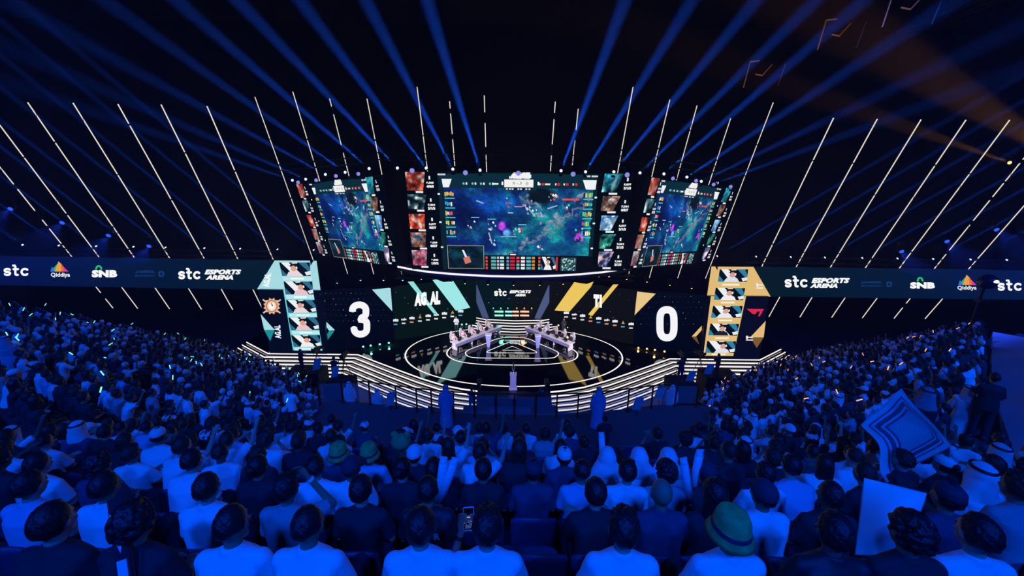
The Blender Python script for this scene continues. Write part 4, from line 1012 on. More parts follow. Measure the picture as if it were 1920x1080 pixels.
floor_line(smooth([tuple(on_z(x, y, 0)[:2]) for x, y in [(941, 633.5), (984, 634), (1010, 644), (1040, 657), (1047, 662.5), (1043, 668), (1030, 671.5), (960, 671.5), (895, 671), (878, 668), (873, 662.5), (878, 656.5), (905, 646)]], True), 0.10)
floor_line([tuple(on_z(x, y, 0)[:2]) for x, y in [(952, 642.5), (966, 642.5), (1005, 659), (1006, 661.3), (1000, 662), (918, 661.5), (912.5, 660.5), (914, 658.5)]], 0.10)
floor_line([tuple(on_z(x, y, 0)[:2]) for x, y in [(960.5, 649.2), (979, 656.8), (942, 656.8)]], 0.10)
P = Panel(lambda x, y: on_z(x, y, 0.004), (0, 0, 1)); P.text('ESPORTS', 955, 637.5, 984, 641, 'd8dce4', 0.06, shear=.2); P.text('WORLD CUP', 956, 642, 988, 645, 'd8dce4', 0.06, shear=.2)
for q in stroke([(945, 637.5), (941, 639), (941, 643.5), (946, 644.5)], 1.6): P.poly(q, 'd8dce4')
st(P.build('floor_logo', stage))
# rear stairs behind the desks
rear = [(-4.9, 41.3), (-2.7, 40.1), (0.25, 39.8), (3.2, 40.1), (5.4, 41.3)]
rs = empty('rear_stairs', (CX, 40.5, 0)); tag(rs, 'curved flight of lit stairs between the player desks at the rear', 'stairs')
for k in range(5):
    path = [Vector((x * (1 + 0.02 * k) + 0.05, y + 0.42 * k, 0)) for x, y in rear]; z = 0.17 * (k + 1)
    o = ribbon(path, z - 0.17, z, 0.42).build('step', M_STAGE, rs); o.matrix_parent_inverse = Matrix.Translation(-rs.location)
    o = ribbon([p - Vector((0, 0.012, 0)) for p in path], z - 0.075, z + 0.004, 0.05).build('step_light', G_LINE, o)

# ------------------------------------------------------------ players, desks, chairs
M_DESK = mat('white laminate', (0.75, 0.73, 0.78), 0.4); M_DESKF = mat('lavender desk front', (0.30, 0.30, 0.50), 0.5)
M_CHAIR = mat('white chair shell', (0.70, 0.66, 0.68), 0.45)
def gaming_chair(loc, rz, lab):
    t = empty('gaming_chair', loc, rz); tag(t, lab, 'chair', 'player chairs')
    mb = MB(); mb.box((0, -0.0, 0.47), (0.50, 0.50, 0.10)); mb.cap((-0.26, -0.2, 0.50), (-0.26, 0.22, 0.50), 0.05); mb.cap((0.26, -0.2, 0.50), (0.26, 0.22, 0.50), 0.05)
    sub('seat', cached('gc_seat', lambda: organic(mb, 0.02, 3)), M_CHAIR, t)
    def bk():
        b = MB(); b.loft([((0, -0.24, 0.50), 0.22, 0.05), ((0, -0.27, 0.75), 0.25, 0.055), ((0, -0.31, 1.0), 0.26, 0.05), ((0, -0.34, 1.18), 0.17, 0.05), ((0, -0.36, 1.36), 0.14, 0.045), ((0, -0.365, 1.42), 0.08, 0.03)], 24, 2.8)
        for s in (-1, 1): b.cap((s * 0.24, -0.20, 0.62), (s * 0.25, -0.25, 1.05), 0.05)
        return organic(b, 0.018, 3)
    sub('backrest', cached('gc_back', bk), M_CHAIR, t)
    for s in (-1, 1):
        sub('armrest', cached(('gc_arm', s), lambda: MB().box((s * 0.31, 0.0, 0.70), (0.08, 0.28, 0.03)).tube((s * 0.31, 0, 0.48), (s * 0.31, 0, 0.70), 0.02).mesh()), M_METAL, t)
    b = MB(); b.tube((0, 0, 0.08), (0, 0, 0.44), 0.035)
    for i in range(5):
        a = i * 1.2566; p = (0.32 * math.cos(a), 0.32 * math.sin(a), 0.07); b.tube((0, 0, 0.10), p, 0.03, 0.02, 6); b.ell((p[0], p[1], 0.035), 0.035, 8, 6)
    sub('base', cached('gc_base', lambda: b.mesh()), M_METAL, t)
    return t
for sd, A, B, shirt in (('left', Vector((-5.50, 36.25, 0)), Vector((-2.35, 40.0, 0)), 'pink'), ('right', Vector((5.75, 36.45, 0)), Vector((2.75, 39.9, 0)), 'white')):
    d = (B - A).normalized(); n = Vector((d.y, -d.x, 0)) if sd == 'left' else Vector((-d.y, d.x, 0)); rz = math.atan2(-n.x, n.y)
    for i in range(5):
        p = A.lerp(B, i / 4)
        o1 = ORD[i + 1]
        gaming_chair(p, rz, 'white gaming chair of the %s player from the front at the %s desk' % (o1, sd))
        sh = shirt if sd == 'left' else ('dark' if i < 3 else 'white')
        person(p + Vector((0, 0, 0)), rz, sh, 'short', 'headset', 'desk', skin=0, sleeve='long', voxel=0.02, label='%s player from the front at the %s desk, wearing a headset and %s jersey' % (o1, sd, {'pink': 'pale', 'dark': 'black', 'white': 'white'}[sh]), group='players at the %s desk' % sd)
        mp = p + n * 0.82
        t = empty('monitor', mp + Vector((0, 0, 0.76)), rz); tag(t, 'slim monitor in front of the %s player at the %s desk' % (o1, sd), 'monitor', 'player monitors')
        sub('screen_panel', cached('mon', lambda: MB().box((0, 0, 0.22), (0.50, 0.03, 0.28)).mesh()), M_METAL, t); sub('stand', cached('mons', lambda: MB().box((0, 0, 0.01), (0.22, 0.16, 0.02)).tube((0, 0.0, 0.02), (0, 0, 0.12), 0.02).mesh()), M_METAL, t)
    # desk: long curved worktop with front panel
    t = empty('player_desk', (A + B) / 2 + n * 0.75); tag(t, 'long white player desk with monitors on the %s of the stage' % sd, 'desk')
    q = Matrix.Rotation(math.atan2(d.y, d.x), 3, 'Z'); c = Vector((0, 0, 0)); Lg = (B - A).length + 1.5
    MB().box(c + Vector((0, 0, 0.73)), (Lg, 0.80, 0.05), mtx=q).build('worktop', M_DESK, t)
    MB().box(c + n * 0.36 + Vector((0, 0, 0.56)), (Lg, 0.03, 0.30), mtx=q).build('front_panel', M_DESKF, t)
    for k in (-0.47, -0.16, 0.16, 0.47):
        MB().box(c + d * (Lg * k) + Vector((0, 0, 0.36)), (0.06, 0.66, 0.69), mtx=q).build('leg', M_DESK, t)
for (x, y, sd) in ((916, 650, 'left'), (1008, 652, 'right')):
    b = on_z(x, y, 0); t = empty('podium', b); tag(t, 'tapered white and blue podium beside the %s player desk' % sd, 'podium', 'tapered podiums')
    MB().box((0, 0, 0.62), (0.26, 0.24, 1.24), taper=2.1).build('column', mat('podium lilac', (0.35, 0.40, 0.85), 0.4), t)
    MB().box((0, 0, 1.27), (0.62, 0.58, 0.06)).build('top', M_DESK, t)
# trophy on its pedestal
b = on_z(962, 728, 0); t = empty('pedestal', b); tag(t, 'white rectangular pedestal under the trophy at the front of the stage', 'pedestal')
MB().box((0, 0, 0.03), (0.62, 0.62, 0.06)).build('plinth', M_DESK, t); MB().box((0, 0, 0.62), (0.46, 0.46, 1.14)).build('column', M_DESK, t); MB().box((0, 0, 1.21), (0.52, 0.52, 0.05)).build('top', M_DESK, t)
t = empty('trophy', b + Vector((0, 0, 1.235))); tag(t, 'silver trophy standing on the white pedestal', 'trophy')
MS = mat('silver', (0.8, 0.82, 0.9), 0.2, metal=1.0)
MB().loft([((0, 0, 0), 0.13, 0.13), ((0, 0, 0.06), 0.12, 0.12), ((0, 0, 0.10), 0.05, 0.05), ((0, 0, 0.2), 0.035, 0.035)], 20).build('foot', MS, t, True)
MB().loft([((0, 0, 0.2), 0.035, 0.035), ((0, 0, 0.32), 0.10, 0.10), ((0, 0, 0.48), 0.13, 0.13), ((0, 0, 0.62), 0.10, 0.10), ((0, 0, 0.78), 0.03, 0.03), ((0, 0, 0.92), 0.01, 0.01)], 20).build('cup', MS, t, True)
# host standing behind the left desk and staff member behind the right one
p = on_z(856, 622, 0); person(p, math.pi, 'white', 'short', pose='stand', arms='front', voxel=0.02, label='person in white standing behind the left player desk', sleeve='long')
p = on_z(1056, 626, 0); person(p, math.pi, 'dark', 'short', pose='stand', arms='front', voxel=0.02, label='person in black standing behind the right player desk', sleeve='long')

# ------------------------------------------------------------ light fixtures
def mh_meshes():
    base = MB().box((0, 0, 0.07), (0.36, 0.30, 0.14)); base.box((0, 0, 0.155), (0.20, 0.20, 0.04))
    yoke = MB(); yoke.box((0, 0, 0.20), (0.42, 0.10, 0.05))
    for s in (-1, 1): yoke.box((s * 0.19, 0, 0.36), (0.04, 0.12, 0.34))
    head = MB(); head.loft([((0, 0, -0.20), 0.10, 0.10), ((0, 0, -0.16), 0.145, 0.145), ((0, 0, 0.05), 0.15, 0.15), ((0, 0, 0.20), 0.125, 0.125), ((0, 0, 0.24), 0.12, 0.12)], 20)
    lens = MB(); lens.ell((0, 0, 0.235), (0.098, 0.098, 0.035), 16, 8)
    return base, yoke, head, lens
_b, _y, _h, _l = [m.mesh() for m in mh_meshes()]
for m in (_h, _l): m.polygons.foreach_set('use_smooth', [True] * len(m.polygons))
M_LENSB = glow('beam lens', 'cfe4ff', 1.6); M_LENSP = glow('violet lens', '8f90e8', 1.0); M_LENSG = glow('green lens', '9ffbe0', 1.6); M_LENSA = glow('amber lens', 'ffcf7a', 1.8); M_LENSS = glow('blue lens', '2a55ff', 1.4)
M_LENSW = glow('white lens', 'eef4ff', 1.4)
def moving_head(lens_pt, direction, lens, lab, group, scale=1.0, hang_up=True, lensscale=1.0, cable=False, post=False):
    """lens centre at lens_pt, pointing along direction; base above when hung, below when standing"""
    d = Vector(direction).normalized(); piv = Vector(lens_pt) - d * 0.25 * scale
    up = 1 if hang_up else -1
    t = empty('moving_head_light', piv); t.scale = (scale,) * 3; tag(t, lab, 'stage light', group)
    flip = Matrix.Rotation(math.pi if hang_up else 0, 4, 'X')
    for nm, me in (('base', _b), ('yoke', _y)):
        o = sub(nm, me, M_METAL, t); o.rotation_euler = (math.pi if hang_up else 0, 0, 0); o.location = (0, 0, 0.48 * up)
    q = d.to_track_quat('Z', 'Y').to_euler()
    o = sub('head', _h, M_METAL, t); o.rotation_euler = q
    o = sub('lens', _l, lens, o)
    if lensscale != 1.0: o.scale = (lensscale, lensscale, 1)
    if post:
        MB().tube((0, 0, -0.4), (0, 0, -(piv.z - 0.01) / scale), 0.03, n=8).build('stand', M_METAL, t)
    if cable:
        c = MB(); c.tube((0, 0, 0.5), (0, 0, (32.0 - piv.z) / scale), 0.01, n=5); c.build('hanging_cable', M_STEEL, t)
    return t
def beam(src, dirv, energy, ang, color=(0.01, 0.10, 1.0)):
    l = bpy.data.lights.new('beam_lamp', 'SPOT'); l.energy = energy; l.color = color; l.spot_size = R(ang); l.spot_blend = 0.6; l.shadow_soft_size = 0.07
    o = bpy.data.objects.new('beam_lamp', l); COL.objects.link(o); o.location = Vector(src) + Vector(dirv).normalized() * 0.12
    o.rotation_euler = Vector(dirv).to_track_quat('-Z', 'Y').to_euler(); return o
# beams from the truss over the screens; (source px, a second px the beam crosses, depth of source, strength)
TOP = [(900, 319, 801, 0, 1.0), (849, 317, 686, 0, 0.9), (799, 315, 562, 0, 0.9), (745, 315, 445, 0, 0.9), (692, 316, 330, 0, 0.8), (647, 323, 195, 0, 0.6), (610, 327, 120, 60, 0.45), (573, 336, 60, 110, 0.3), (548, 338, 0, 150, 0.25),
       (1052, 320, 1172, 0, 1.0), (1098, 322, 1298, 0, 0.9), (1151, 322, 1418, 0, 0.9), (1200, 324, 1530, 0, 0.8), (1245, 326, 1620, 0, 0.8), (1288, 332, 1700, 60, 0.6), (1315, 340, 1790, 110, 0.35), (1345, 343, 1860, 150, 0.3), (1372, 350, 1900, 190, 0.22)]
EB = 2600000
for i, (x0, y0, x1, y1, s) in enumerate(TOP):
    k = abs(x0 - 965); Y = 29.2 if k < 250 else 29.2 + (k - 250) * 0.028
    a = on_y(x0, y0, Y); b = on_y(x1, y1, 13.0); d = b - a
    sd = 'left' if x0 < 965 else 'right'; n_ = (i if i < 9 else i - 9) + 1
    moving_head(a, d, M_LENSB, '%s beam light from the middle on the %s truss above the screens' % (ordn(n_), sd), 'beam lights above the screens', 0.7, False, 1.5, i == 8)
    beam(a, d, EB * s, 1.6)
# beams from the ribbon trusses on both sides
for i, x in enumerate((42, 110, 180, 250, 310, 383, 450, 520, 588)):
    y = 459 + i * 1.2; a = on_y(x, y, 33.0); b = on_y(x - 213, y - 178 + 30 - i * 4, 27.0); d = b - a
    moving_head(a, d, M_LENSB, '%s beam light from the left on the truss over the left ribbon screen' % ordn(i + 1), 'beam lights over the left ribbon screen', 0.6, False, 1.4); beam(a, d, EB * 0.95, 1.3)
for i, x in enumerate((1345, 1418, 1483, 1547, 1617, 1683, 1750, 1820, 1888)):
    y = 480 + i * 0.9; a = on_y(x, y, 33.0); b = on_y(x + 230, y - 148 + 12 + i * 2, 27.0); d = b - a
    moving_head(a, d, M_LENSB, '%s beam light from the middle on the truss over the right ribbon screen' % ordn(i + 1), 'beam lights over the right ribbon screen', 0.6, False, 1.4); beam(a, d, EB * 0.95, 1.3)
# violet faced lights on top of the screens
for i, (x, y) in enumerate([(559, 342), (593, 338), (630, 330), (672, 326), (772.6, 320), (872.6, 324), (971.7, 325), (1074.6, 326.6), (1176, 328), (1261.6, 334.7), (1305, 339), (1338, 346), (1370, 350)]):
    k = abs(x - 965); Y = 29.0 if k < 250 else 29.0 + (k - 250) * 0.028
    moving_head(on_y(x, y, Y), EYE + Vector((0, -3, -4)) - on_y(x, y, Y) if k < 250 else Vector((0.9 if x < 965 else -0.9, -1, -0.1)), M_LENSP, '%s violet glowing wash light from the left along the top of the screens' % ordn(i + 1), 'violet lights along the top of the screens', 1.15 if k < 250 else 0.95, True, 1.45, True)
# soft blue round lights beside the strips
for i, (x, y) in enumerate([(19, 392), (116, 418), (203, 442), (279, 462), (1691, 472), (1776, 453), (1869, 431)]):
    p = on_y(x, y, 31.5 - 0.0 * i); dd = Vector((0.3 if x < 960 else -0.3, -1, -0.5))
    moving_head(p, dd, M_LENSS, '%s blue glowing wash light from the left, high beside the diagonal strips' % ordn(i + 1), 'blue wash lights beside the diagonal strips', 1.2, True, 1.3, True)
    beam(p, dd, 5000, 50, (0.01, 0.06, 1.0))
# lights under the curved rim
for i, (x, y, l) in enumerate([(755, 526, M_LENSG), (790, 524, M_LENSG), (845, 529, M_LENSW), (872, 532, M_LENSW), (915, 534, M_LENSW), (963, 535, M_LENSW), (1012, 535, M_LENSA), (1056, 533, M_LENSA), (1142, 519, M_LENSA), (1175, 524, M_LENSA), (1213, 529, M_LENSA), (1256, 535, M_LENSA), (1297, 541, M_LENSA), (719, 526, M_LENSG), (676, 526, M_LENSG), (632, 531, M_LENSG)]):
    Y = 33.4 if abs(x - 965) < 200 else 33.4 + (abs(x - 965) - 200) * .006
    moving_head(on_y(x, y, Y), (0.05 * (965 - x) / 100, -0.6, -0.8), l, 'small stage light number %s from the left below the hanging screens' % ORD[sorted([755, 790, 845, 872, 915, 963, 1012, 1056, 1142, 1175, 1213, 1256, 1297, 719, 676, 632]).index(x) + 1], 'small lights below the hanging screens', 0.75, True, 0.9, True)
# floor spots: green on the left, amber on the right
FL = [(681, 650, 0), (695, 648, 0), (712, 645.5, 0), (729, 643, 0), (847, 612, 0), (866, 608.5, 0), (874.5, 608, 0), (1047, 610, 1), (1065, 613.5, 1), (1074.5, 616, 1), (1197, 652, 1), (1213, 654, 1), (1228, 656, 1), (1246, 659, 1)]
for i, (x, y, c) in enumerate(FL):
    Y = {0: 36.2, 1: 36.2}[c] if (x < 740 or x > 1190) else 40.6
    if x < 740: Y = 34.9 + (x - 681) / 48 * 1.4
    if x > 1190: Y = 36.2 - (x - 1197) / 49 * 1.4
    p = on_y(x, y, Y); d = Vector((0, -1, 0.05)); 
    moving_head(p, EYE - p, M_LENSA if c else M_LENSG, '%s %s glowing spot light from the left at the foot of the screens' % (ordn((i + 1) if not c else i - 6), 'amber' if c else 'green'), '%s spots at the foot of the screens' % ('amber' if c else 'green'), 0.75, False, 1.25, False, True)
    if i in (1, 3, 5, 8, 10, 12): l = lamp('floor_spot_lamp', 'POINT', p + (EYE - p).normalized() * 0.25, (0, 0, 0), 45, srgb('ffab3a') if c else srgb('30ffc8'), 0.08, vol=0)
# LED bars at the rear centre
for j, y in enumerate((584.3, 591.5)):
    for i, (x0, x1, c) in enumerate([(927.5, 944, '8dffcf'), (947, 960, '9af4e8'), (960.5, 973, 'ffc09a'), (975.5, 992, 'ffb896')]):
        a, b = on_y(x0, y, 42.0), on_y(x1, y, 42.0); t = empty('led_bar', (a + b) / 2)
        tag(t, '%s %s LED bar from the left in the %s row at the rear centre' % (ORD[i + 1], ['green', 'teal', 'orange', 'orange'][i], ['upper', 'lower'][j]), 'light bar', 'LED bars at the rear centre')
        L = (b - a).length; MB().box((0, 0.06, 0), (L + 0.03, 0.08, 0.26)).tube((0, 0.08, 0), (0, 0.08, -t.location.z), 0.03).build('housing', M_METAL, t); MB().box((0, 0, 0), (L, 0.05, 0.17)).build('light_face', glow('bar' + c, c, 1.5), t)
for i, (x, c) in enumerate([(925, 0), (939, 0), (952, 0), (969, 1), (983, 1), (997, 1)]):
    p = on_y(x, 577.8, 42.0); moving_head(p, EYE - p, M_LENSA if c else M_LENSG, '%s of six small spot lights above the LED bars' % ordn(i + 1), 'spots above the LED bars', 0.55, False, 1.2, False, True)
lamp('bar_glow_lamp', 'POINT', on_y(940, 588, 41.4), (0, 0, 0), 60, srgb('30ff9a'), 0.2, vol=0); lamp('bar_glow_lamp', 'POINT', on_y(982, 588, 41.4), (0, 0, 0), 60, srgb('ff7a30'), 0.2, vol=0)
# amber light with beam, upper right, and amber lit rigging
p = on_y(1893, 305, 26); d = on_y(1420, 140, 17) - p
moving_head(p, d, M_LENSA, 'amber beam light hanging at the far right of the ceiling', 'amber beam lights', 1.0, True, 1.0, True); beam(p, d, 60000, 3.2, (1.0, 0.42, 0.05))
p = on_y(2050, 330, 24); d = on_y(1560, 30, 15) - p
moving_head(p, d, M_LENSA, 'amber beam light just outside the upper right corner', 'amber beam lights', 1.0, True, 1.0, True); beam(p, d, 90000, 5.0, (1.0, 0.42, 0.05))
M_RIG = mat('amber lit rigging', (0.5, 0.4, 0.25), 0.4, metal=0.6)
for i, (px, Y, lab) in enumerate([((1417, 135), 22, 'bent pipe rig hanging under the dark ceiling right of the middle'), ((1690, 8), 16, 'pipe rig at the top edge of the picture right of the middle'), ((1560, 60), 20, 'small pipe rig below the top right trusses')]):
    p = on_y(*px, Y); t = empty('rigging', p); tag(t, 'amber lit ' + lab, 'rigging', 'amber lit rigging')
    m = MB(); m.tube((-0.35, 0, 0.45), (-0.5, 0, -0.7), 0.03); m.tube((-0.35, 0, 0.45), (0.1, 0, 0.5), 0.03); m.tube((0.0, 0, -0.1), (0.35, 0, -0.15), 0.03); m.tube((0.35, 0, -0.15), (0.75, 0, 0.35), 0.025); m.tube((1.4, 0, 0.4), (1.2, 0, -0.6), 0.02)
    m.build('pipe', M_RIG, t); c = MB(); c.tube((-0.35, 0, 0.45), (-0.35, 0, 31.9 - p.z), 0.01, n=5); c.tube((1.4, 0, 0.4), (1.4, 0, 31.9 - p.z), 0.01, n=5); c.build('hanging_cable', M_STEEL, t)
    lamp('rig_lamp', 'SPOT', p + Vector((0.4, -3.0, -0.5)), p, 120, (1.0, 0.5, 0.08), 0.1, 45, 0.5)
# ball shaped remote camera in front of the right ribbon screen
p = on_y(1852, 528, 20); t = empty('remote_camera', p); tag(t, 'dark ball-shaped remote camera on a pole before the right ribbon screen', 'camera')
MB().ell((0, 0, 0), 0.38, 24, 16).build('ball_housing', mat('dark blue glass', (0.01, 0.015, 0.06), 0.15), t, True); MB().ell((0.02, -0.33, 0.06), (0.16, 0.06, 0.10), 16, 10).build('glare_spot', M_LENSW, t, True)  # white glare on the ball put in as a glowing spot
MB().tube((-0.1, 0, -0.35), (-0.15, 0, -1.15), 0.07, 0.05).tube((-0.15, 0, -1.15), (-0.15, 0, -11), 0.05).build('pole', M_METAL, t)
MB().box((0, 0, -1.0), (0.5, 0.3, 0.14)).build('bracket', M_METAL, t)
# haze in the hall air
hz = MB().box((0, 15.4, 20.4), (120, 69, 22.6)).build('haze', None); hz['kind'] = 'stuff'
hm = bpy.data.materials.new('haze'); hm.use_nodes = True; nt = hm.node_tree; nt.nodes.clear()
_o = nt.nodes.new('ShaderNodeOutputMaterial'); _s = nt.nodes.new('ShaderNodeVolumeScatter'); _s.inputs['Density'].default_value = 0.0022; _s.inputs['Anisotropy'].default_value = 0.25
nt.links.new(_s.outputs[0], _o.inputs['Volume']); hz.data.materials.append(hm)
# ------------------------------------------------------------ seating bowl
HEADZ = 1.22       # seated head centre over the row's floor
def zc(y): return H - 0.99 - 0.54 * y - HEADZ                      # row floor, centre stand
def zs(s): return H - 3.716 - 0.6036 * s - HEADZ                   # row floor, side stands
PITCH_C = 0.82
ROWS = [2.05 + PITCH_C * i for i in range(9)]                      # centre rows
M_TERR = M_CONC
mb = MB()
for i in range(-6, 9):
    y = 2.05 + PITCH_C * i; z = zc(y); mb.box((0, y + 0.02, (z - 1.25) / 2), (19.6 if i > 2 else 22, PITCH_C, z + 1.25))
mb.build('floor_centre_stand', mat('dark terrace', (0.03, 0.03, 0.035), 0.9, noise=0.3))['kind'] = 'structure'
PZ = 5.6           # landing in front of the centre stand
S(MB().prism([(-9.6, 9.2), (9.6, 9.2), (9.9, 15.0), (8.9, 16.4), (6.7, 16.4), (4, 15.8), (0.2, 15.5), (-4, 15.9), (-7, 16.3), (-9.2, 16.5), (-10, 15)], -1.25, PZ).build('floor_landing', mat('blue grey carpet', (0.06, 0.07, 0.09), 0.9, noise=0.2)))
POLY = [(-9.8, -2), (-9.8, 10.0), (-7.6, 12.8), (-9.0, 17), (-10.8, 20.5), (-16.8, 27.3), (-23.2, 29.8), (-28.5, 24), (-25.5, 15), (-22, 2)]
def inside(x, y, P):
    c = False; n = len(P)
    for i in range(n):
        (x1, y1), (x2, y2) = P[i], P[(i + 1) % n]
        if (y1 > y) != (y2 > y) and x < (x2 - x1) * (y - y1) / (y2 - y1) + x1: c = not c
    return c
def clip_row(s, P):
    """q ranges where the row line lies inside the polygon (left side)"""
    qs = [q * 0.25 for q in range(-60, 140)]; ins = [q for q in qs if inside(0.49 * s - 0.871 * q, 0.871 * s + 0.49 * q, P)]
    return (min(ins), max(ins)) if ins else None
PS = 0.82
SROWS = [-3.2 + PS * i for i in range(42)]
for sd, nm in ((1, 'left'), (-1, 'right')):
    mb = MB()
    for s in SROWS:
        c = clip_row(s, POLY)
        if not c: continue
        q0, q1 = c; z = zs(s); hw = PS / 2
        pts = [(0.49 * (s + a) - 0.871 * q, 0.871 * (s + a) + 0.49 * q) for a, q in ((-hw, q0 - 0.4), (hw, q0 - 0.4), (hw, q1 + 0.4), (-hw, q1 + 0.4))]
        pts = [(x * sd, y) for x, y in pts]
        if sd < 0: pts = pts[::-1]
        mb.prism(pts[::-1], -1.25, z)
    mb.build('floor_%s_stand' % nm, MATS['dark terrace'])['kind'] = 'structure'

# seats
M_SEAT = mat('navy plastic seat', (0.045, 0.06, 0.12), 0.45); M_SEATF = mat('seat frame', (0.02, 0.02, 0.025), 0.5)
def seat_back():
    mb = MB(); n = 10; V = []
    for j in range(7):
        t = j / 6; z = 0.46 + 0.42 * t; yy = -0.20 - 0.07 * t
        for i in range(n + 1):
            u = -1 + 2 * i / n; top = (0.035 * (1 - abs(u) ** 2.5)) * t
            V.append((u * 0.235, yy - 0.05 * (1 - u * u) * 0.8, z + top - 0.02 * abs(u) ** 6 * t))
    m = len(V); V += [(x, y + 0.028, z) for x, y, z in V]; w_ = n + 1
    Fs = []
    for j in range(6):
        for i in range(n):
            a = j * w_ + i; Fs += [(a, a + 1, a + w_ + 1, a + w_), (m + a, m + a + w_, m + a + w_ + 1, m + a + 1)]
    for i in range(n): Fs += [(i, m + i, m + i + 1, i + 1), (6 * w_ + i, 6 * w_ + i + 1, m + 6 * w_ + i + 1, m + 6 * w_ + i)]
    for j in range(6): Fs += [(j * w_, j * w_ + w_, m + j * w_ + w_, m + j * w_), (j * w_ + n, m + j * w_ + n, m + j * w_ + w_ + n, j * w_ + w_ + n)]
    mb.add(V, Fs)
    for s in (-1, 1): mb.ell((s * 0.09, -0.275, 0.80), (0.022, 0.012, 0.012), 8, 6)
    mb.box((0, -0.27, 0.70), (0.10, 0.012, 0.02))
    me = mb.mesh('seat_back'); me.polygons.foreach_set('use_smooth', [True] * len(me.polygons)); return me
def seat_pan():
    mb = MB(); mb.loft([((0, 0.02, 0.405), 0.19, 0.19), ((0, 0.02, 0.42), 0.225, 0.215), ((0, 0.02, 0.445), 0.225, 0.215), ((0, 0.02, 0.452), 0.20, 0.19)], 24, 4.5); return mb.mesh('seat')
def seat_frame():
    mb = MB()
    for s in (-1, 1): mb.box((s * 0.20, -0.16, 0.22), (0.03, 0.05, 0.44)); mb.box((s * 0.20, -0.10, 0.015), (0.05, 0.22, 0.03)); mb.box((s * 0.20, 0.0, 0.40), (0.03, 0.30, 0.03))
    return mb.mesh('frame')
def seat(loc, rz, label, group):
    t = empty('stadium_seat', loc, rz); tag(t, label, 'seat', group)
    sub('backrest', cached('seat_back', seat_back), M_SEAT, t); sub('seat_pan', cached('seat_pan', seat_pan), M_SEAT, t); sub('seat_frame', cached('seat_frame', seat_frame), M_SEATF, t)
    return t

